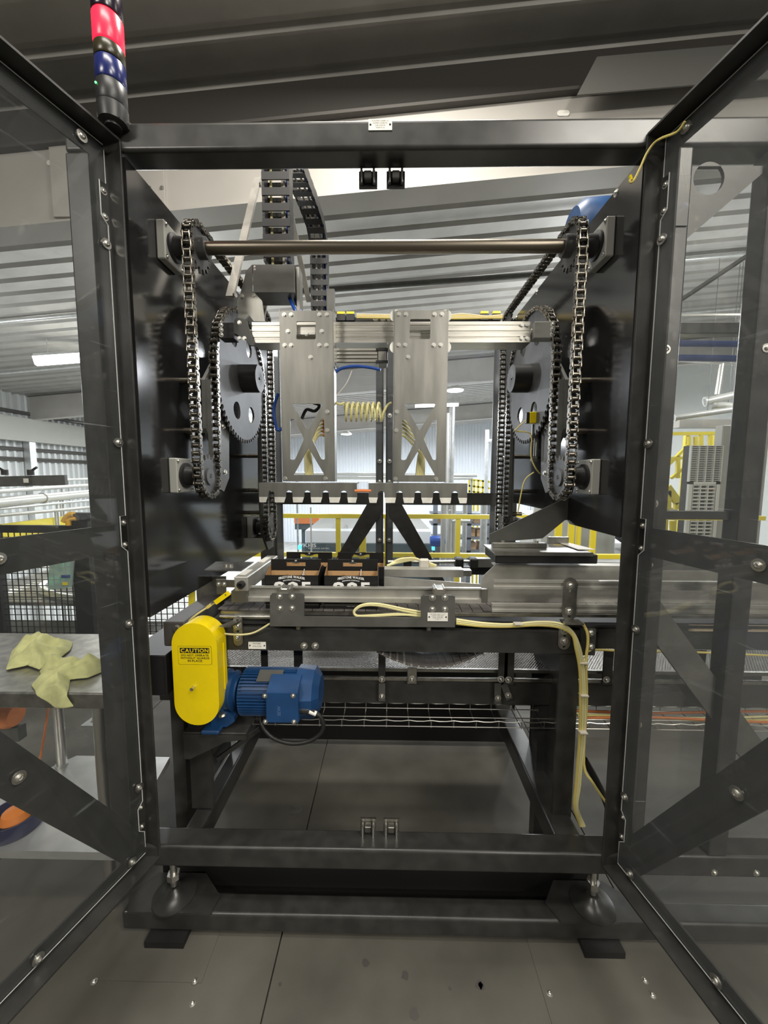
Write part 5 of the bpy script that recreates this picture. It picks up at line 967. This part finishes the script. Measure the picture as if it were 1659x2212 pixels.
for py0, py1, r, nm, lb, g_ in ((1061, 1047, .026, 'pipe', 'thin pale pipe', 0), (1085, 1064, .058, 'pipe', 'thickest pale pipe of the bank', 1), (1099, 1079, .016, 'pipe', 'slim dark pipe', 2), (1113, 1094, .020, 'pipe', 'lowest pale pipe', 3), (1043, 1034, .022, 'pipe', 'top pale pipe starting behind the guide bar', 4)):
    k_ = 34/(py0-1027); z_ = (1027-py0); Y0 = 4.0; z = P(1, py0, Y0).z; Y1_ = Y0*(py0-1027)/(py1-1027); a, b = P(1, py0, Y0), P(212, py1, Y1_); b.z = a.z; d = b-a
    t_ = thing('pipe', lb+' running off along the left wall', 'pipe', a); s0 = -.35
    part('tube', cy(a+d*s0, a+d*1.5, r, 12), 'pipe_white' if g_ != 2 else 'galvanised', t_)
    if g_ == 1: q = a+d*.32; part('coupling', cy(q, q+d.normalized()*.05, r*1.18, 12), 'pipe_white', t_)
    for f in (-.2, .5, 1.3):
        q = a+d*f; part('pipe_stand', cy((q.x, q.y, 0 if q.y < 3.9 else -3), (q.x, q.y, q.z-r), .012, 6), 'galvanised', t_)
a, b = P(75, 780, 6.9), P(215, 770, 7.3); lp = thing('tube_lamp', 'glowing tube lamp under the roof deck, seen through the left door', 'lamp', a)
part('diffuser', beam(MB(), a, b+(b-a)*.15, .12, .14, (0, 0, 1)), 'lamp_glow', lp); part('housing', beam(MB(), a+V((0, 0, .09)), b+(b-a)*.15+V((0, 0, .09)), .12, .05, (0, 0, 1)), 'galvanised', lp)
for f in (.2, .9): q = a.lerp(b, f); part('hanger', cy(q+V((0, 0, .1)), (q.x, q.y, zc(q.x)), .008, 6), 'galvanised', lp)
# ---------------- centre background ----------------
YR = 3.72; gr_ = thing('guard_rail', 'yellow guard rail at the platform edge behind the machine', 'railing', (.2, YR, 0))
zt1, zt0 = P(800, 1111, YR).z, P(800, 1120, YR).z
part('top_rail', B(-1.6, 3.6, YR, YR+.05, zt0, zt1), 'rail_yellow', gr_); part('toe_rail', B(-1.6, 3.6, YR, YR+.05, P(800, 1204, YR).z, P(800, 1195, YR).z), 'rail_yellow', gr_)
for px, w in ((730, .045), (783, .065), (834, .03), (990, .045), (1208, .06), (1236, .05), (1252, .035), (1284, .045)): x = P(px, 1150, YR).x; part('post', B(x-w/2, x+w/2, YR+.005, YR+.045, 0, zt0), 'rail_yellow', gr_)
kx = thing('packing_machine', 'white packing machine with a dark lower band on the floor below', 'machine', (-.6, 9.2, -3)); K = lambda px, py, Y=9.: P(px, py, Y)
part('body', B(K(661, 0).x, K(930, 0).x, 9, 10.6, K(0, 1175).z, K(0, 1146).z, .02), 'machine_white', kx)
part('hood', MB().prism([(K(662, 0).x, K(0, 1146).z), (K(929, 0).x, K(0, 1146).z), (K(905, 0).x, K(0, 1120).z), (K(695, 0).x, K(0, 1120).z)], 'y', 9.3, 10.5), 'louvre_white', kx)
for px in (724, 747, 800): part('hood_hatch', B(K(px-3, 0).x, K(px+3, 0).x, 9.26, 9.3, K(0, 1147).z, K(0, 1138).z), 'galvanised', kx)
bd = part('lower_band', B(K(661, 0).x, K(930, 0).x, 8.96, 10.6, -1.6, K(0, 1175).z), 'machine_dark', kx); part('base', B(K(640, 0).x, K(940, 0).x, 9.1, 10.6, -3, -1.6), 'machine_dark', kx)
part('raised_lettering', text('/KHS', .36, .085, (K(668, 0, 8.95).x, 8.955, K(0, 1183, 8.95).z), (1, 0, 0), (0, 0, 1), bold=.05), 'white_print', kx); part('small_lettering', text('INNOPACK KISTERS', .5, .03, (K(690, 0, 8.95).x, 8.955, K(0, 1187, 8.95).z), (1, 0, 0), (0, 0, 1)), 'white_print', kx)
for px in (650, 934): part('status_lamp', B(K(px-3, 0).x, K(px+4, 0).x, 8.9, 9., K(0, 1187).z, K(0, 1177).z, .02), 'cyan_glow', kx)
solo('vertical_pipe', cy((K(674, 0, 8).x, 8, -3), (K(674, 0, 8).x, 8, .9), .018, 8), 'pipe_white', 'thin pale upright pipe in front of the white packing machine', 'pipe')
og = thing('orange_bin', 'orange tilting bin far behind the white packing machine', 'bin', P(660, 1140, 14)); a, b = P(635, 1117, 14), P(690, 1132, 14); part('bin_body', B(a.x, b.x, 14, 15, b.z, a.z, .03), 'orange_mesh', og); part('bin_base', B(a.x, b.x-.1, 14.1, 15, b.z-.22, b.z), 'machine_dark', og); part('stand', B(a.x+.2, b.x-.3, 14.3, 14.8, -3, b.z-.22), 'machine_dark', og)
random.seed(4)
rk = thing('pallet_rack', 'dark steel rack with cartons on the lower floor at right', 'rack', (2., 11, -3))
for px in (938, 962, 1010, 1048): x = P(px, 0, 11).x; part('upright', B(x-.06, x+.06, 11, 11.12, -3, 1.0), 'rack_steel', rk)
for py in (1108, 1130, 1160, 1188): z = P(0, py, 11).z; part('shelf_beam', B(P(930, 0, 11).x, P(1062, 0, 11).x, 11, 11.7, z-.06, z), 'rack_steel', rk)
for px, py, pl_ in ((944, 1127, 'top shelf, left end'), (1030, 1127, 'top shelf, right end'), (1018, 1156, 'middle shelf, left of two'), (1036, 1158, 'middle shelf, right of two'), (950, 1186, 'bottom shelf, left end'), (1020, 1186, 'bottom shelf, left of the right pair'), (1040, 1187, 'bottom shelf, far right')): p = P(px, py, 11.2); solo('shipping_carton', B(p.x-.09, p.x+.1, 11.15, 11.6, P(829, 1130 if py < 1140 else 1160 if py < 1170 else 1188, 11).z, p.z+.2, .01), 'kraft', 'brown carton on the far rack, '+pl_, 'carton', 'cartons on the far rack')
for px, r, mm, pl_ in ((954, .05, 'pipe_white', 'first'), (969, .06, 'galvanised', 'second and tallest'), (977, .04, 'pipe_white', 'third'), (1000, .05, 'galvanised', 'fourth'), (1040, .07, 'galvanised', 'fifth and thickest')): solo('vertical_pipe', cy((P(px, 0, 8.).x, 8., -3), (P(px, 0, 8.).x, 8., P(px, 1075 if px != 969 else 880, 8.).z), r, 10), mm, pl_+' upright process pipe counted rightwards from the white packing machine', 'pipe', 'upright process pipes')
solo('bent_pipe', MB().tube([(P(972, 1160, 7.6).x, 7.6, -3), P(972, 1130, 7.6), P(976, 1126, 7.6), P(1015, 1126, 7.6)], .035, 8), 'pipe_white', 'pale pipe bent over to the right below the yellow rail', 'pipe')
part('pump_stand', B(P(940, 1169, 8.2).x, P(950, 1169, 8.2).x, 8.15, 8.25, -3, P(945, 1176, 8.2).z), 'rack_steel', solo('blue_pump', MB().lathe([(0, -.16), (.10, -.16), (.12, -.1), (.12, .1), (.07, .16), (0, .16)], P(945, 1169, 8.2), 'x', 16), 'hose_blue', 'small blue pump among the pipes right of the packing machine', 'pump'))
for py0, py1, x0, x1, Y in ((1023, 1027, 735, 1030, 12), (1032, 1033, 735, 1020, 12)): hd = solo('header_pipe', cy(P(x0-150, py0, Y), P(x1, py1, Y), .05, 10), 'pipe_white', ('upper' if py0 < 1030 else 'lower')+' pale header pipe crossing far behind the gripper combs', 'pipe'); [part('pipe_stand', cy((P(px, 1027, Y).x, Y+.06, -3), (P(px, 1027, Y).x, Y+.06, P(px, py0, Y).z), .03, 6), 'galvanised', hd) for px in (640, 860, 1020)]
solo('bent_pipe', MB().tube([(P(1052, 1060, 10).x, 10, -3), P(1052, 962, 10), P(1054, 955, 10), P(1064, 953, 10), P(1100, 953, 10)], .05, 8), 'galvanised', 'grey pipe turning right high on the far wall', 'pipe')
solo('vertical_pipe', cy((P(967, 1000, 9).x, 9, -3), (P(967, 893, 9).x, 9, P(967, 893, 9).z), .055, 10), 'pipe_white', 'tall pale pipe just right of the right gripper arm', 'pipe')
gl = thing('transfer_machine', 'grey framed transfer machine on the lower floor right of the tool bracket', 'machine', (3.6, 7.6, -3))
part('bed', B(2.7, 6.4, 7.4, 9.6, -.6, -.1), 'concrete', gl); part('hood', B(3.1, 4.6, 7.8, 9.2, -.1, .75, .05), 'cabinet_grey', gl); part('base', B(2.8, 6.3, 7.6, 9.4, -3, -.6), 'gusset_grey', gl)
for x in (2.75, 3.6, 4.5, 5.4): part('frame_post', B(x, x+.07, 7.36, 7.43, -.1, .9), 'galvanised', gl)
part('frame_rail', B(2.75, 6.4, 7.36, 7.43, .9, .97), 'galvanised', gl); part('feed_belt', MB().prism([(7.2, -.05), (9.6, .5), (9.6, .58), (7.2, .05)], 'x', 4.9, 5.9), 'rubber_black', gl)
# far lamps
def dome(px, py, Y, r, lb):
    c = P(px, py, Y); t = thing('high_bay_lamp', lb, 'lamp', c); part('reflector', MB().lathe([(r*.25, r*.75), (r*.4, r*.7), (r*.5, r*.45), (r, r*.12), (r, .0)], c, 'z', 20), 'label_white', t); part('lens', MB().lathe([(0, -.02), (r*.95, -.02), (r*.97, .02), (0, .02)], c, 'z', 20), 'lamp_glow_far', t); part('gear_box', B(c.x-r*.35, c.x+r*.35, c.y-r*.35, c.y+r*.35, c.z+r*.7, c.z+r*1.2), 'label_white', t); part('stem', cy(c+V((0, 0, r)), (c.x, c.y, max(c.z+r*1.4, zc(c.x)-.10)), .015, 6), 'galvanised', t)
dome(983, 843, 11.5, .25, 'round high bay lamp right of the right gripper arm'); dome(748, 938, 19.5, .27, 'small far high bay lamp between the gripper arms')
a, b = P(897, 877, 14), P(990, 874, 14); t = thing('tube_lamp', 'long glowing tube lamp crossing behind the right gripper arm', 'lamp', a); part('diffuser', beam(MB(), a, b, .12, .10, (0, 0, 1)), 'lamp_glow_far', t); part('housing', beam(MB(), a+V((0, 0, .07)), b+V((0, 0, .07)), .14, .05, (0, 0, 1)), 'galvanised', t)
for f in (.1, .9): q = a.lerp(b, f); part('hanger', cy(q, (q.x, q.y, zc(q.x)), .008, 6), 'galvanised', t)
# far yellow stair rail seen low behind the right gripper
sr = thing('stair_rail', 'far yellow stair railing seen under the right gripper comb', 'railing', P(1040, 1100, 13)); Y = 13
for py in (1038, 1052, 1064): part('rail', beam(MB(), P(1012, py-3, Y), P(1064, py+4, Y), .06, .05), 'rail_yellow', sr)
for px in (1014, 1024, 1033, 1043, 1053, 1062): part('post', beam(MB(), P(px, 1037, Y), (P(px, 1130, Y).x, Y, -3), .06, .05), 'rail_yellow', sr)
# ---------------- right background ----------------
YS = 6.2; rs = thing('stair_railing', 'yellow railing with diagonals behind the louvred cabinet', 'railing', P(1500, 1000, YS))
for a, b, w in (((1446, 937), (1552, 936), .05), ((1446, 990), (1488, 989), .045), ((1440, 1008), (1486, 962), .04), ((1450, 1033), (1486, 1003), .04), ((1482, 962), (1484, 1004), .045), ((1488, 943), (1488, 966), .04), ((1502, 943), (1502, 964), .04), ((1514, 938), (1514, 964), .05), ((1534, 938), (1534, 962), .05), ((1550, 936), (1548, 962), .06), ((1464, 985), (1464, 1033), .05)): part('bar', beam(MB(), P(*a, YS), P(*b, YS), w, .04), 'rail_yellow', rs)
for px in (1486, 1550): part('tall_post', B(P(px, 1000, YS).x-.03, P(px, 1000, YS).x+.03, YS+.04, YS+.1, -3, P(px, 940, YS).z), 'rail_yellow', rs)
rs2 = thing('stair_railing', 'short yellow sloping handrail low beside the louvred cabinet', 'railing', P(1455, 1090, 5.4))
for a, b, w in (((1440, 1052), (1465, 1086), .10), ((1443, 1060), (1443, 1100), .06), ((1461, 1086), (1461, 1100), .06), ((1453, 1125), (1453, 1150), .06)): part('bar', beam(MB(), P(*a, 5.4), P(*b, 5.4), w, .05), 'rail_yellow', rs2)
part('tall_post', B(P(1443, 1075, 5.4).x-.03, P(1443, 1075, 5.4).x+.03, 5.4, 5.46, -3, P(1443, 1075, 5.4).z), 'rail_yellow', rs2)
YL = 4.6; lc_ = thing('louvred_cabinet', 'pale cabinet with rows of louvre slots beyond the right door', 'cabinet', P(1520, 1160, YL))
x0, x1 = P(1486, 1060, YL).x, P(1553, 1060, YL).x; z1, zm, zn = P(0, 961, YL).z, P(0, 1038, YL).z, P(0, 1175, YL).z
part('body', B(x0, x1, YL+.02, YL+.12, -.9, z1), 'slot_dark', lc_)
def louv(za_, zb_, n, xa, xb, cols):
    st = (za_-zb_)/n
    for k in range(n): part('louvre', B(xa, xb, YL-.006, YL+.02, za_-st*(k+.38), za_-st*k, .0), 'louvre_white', lc_)
    for c in range(cols+1): xx = xa+(xb-xa)*c/cols; part('stile', B(xx-.006, xx+.006, YL-.012, YL+.02, zb_, za_), 'louvre_white', lc_)
louv(z1, zm, 20, x0, x1, 4); part('plain_band', B(x0, x1, YL-.012, YL+.02, zm-.03, zm), 'louvre_white', lc_); louv(zm-.03, zn, 17, x0+.05, x1-.05, 3)
part('plain_edge', B(x0, x0+.05, YL-.012, YL+.02, zn, zm), 'louvre_white', lc_); part('plain_edge', B(x1-.05, x1, YL-.012, YL+.02, zn, zm), 'louvre_white', lc_); part('plinth', B(x0, x1, YL-.012, YL+.02, -.9, zn), 'louvre_white', lc_)
solo('cabinet_frame_legs', B(x0, x1+.5, YL+.02, YL+.13, -3, -.9), 'gusset_grey', 'dark stand below the pale louvred cabinet', 'stand')
a, b = P(1563, 918, 4.63), P(1640, 1180, 4.63); solo('switch_cabinet', B(a.x, b.x, 4.63, 4.75, -.9, a.z, .01), 'cabinet_grey', 'plain grey cabinet standing right of the louvred one', 'cabinet')
for py in (743, 774): solo('blue_pipe', cy(P(1380, py-2, 4.2), P(1800, py+3, 4.2), .034, 12), 'pipe_blue', ('upper' if py < 750 else 'lower')+' dark blue pipe crossing under the roof on the right', 'pipe')
solo('support_pipe', cy(P(1400, 775, 6.4), P(1800, 800, 6.4), .022, 8), 'zinc', 'bright thin pipe below the blue pipes on the right', 'pipe')
vp = solo('drop_pipe', cy(P(1560, 786, 6.4), P(1550, 852, 6.4), .040, 10), 'zinc', 'short bright drop pipe hanging from the thin pipe on the right', 'pipe')
for a, b, r, lb in (((1522, 868), (1640, 842), .06, 'upper thick pale pipe slanting up to the right'), ((1540, 874), (1605, 880), .055, 'middle thick pale pipe bending behind the others'), ((1456, 903), (1600, 882), .045, 'lower pale pipe slanting across above the yellow railing')):
    t = thing('process_pipe', lb, 'pipe', P(*a, 6.2)); part('tube', cy(P(*a, 6.2), P(*b, 6.0), r, 14), 'pipe_white', t); part('hanger', cy(P((a[0]+b[0])/2, (a[1]+b[1])/2, 6.1), (P((a[0]+b[0])/2, (a[1]+b[1])/2, 6.1).x, 6.1, zc(P((a[0]+b[0])/2, (a[1]+b[1])/2, 6.1).x)), .004, 6), 'gusset_grey', t); part('flange', cy(P(*a, 6.2), P(*a, 6.2)+(P(*b, 6.0)-P(*a, 6.2)).normalized()*.03, r*1.3, 14), 'galvanised', t)
solo('far_beam', B(P(1440, 0, 7).x, P(1700, 0, 7).x, 7, 7.2, P(0, 922, 7).z, P(0, 905, 7).z), 'girder_paint', 'grey beam under the pale pipes on the right', 'beam')
solo('roof_conduit', cy(P(1462, 654, 3.4), P(1640, 536, 3.0), .018, 8), 'gusset_grey', 'dark conduit slanting up under the roof behind the right door', 'conduit')
solo('roof_conduit', cy(P(1380, 680, 5.5), P(1800, 678, 5.5), .014, 8), 'sheet_pale', 'thin pale conduit level across under the roof on the right', 'conduit')
solo('sprinkler_pipe', cy(P(600, 633, 5.2), P(1400, 577, 5.2), .035, 10), 'gusset_grey', 'dark sprinkler pipe hung under the roof deck behind the cross shaft', 'pipe')
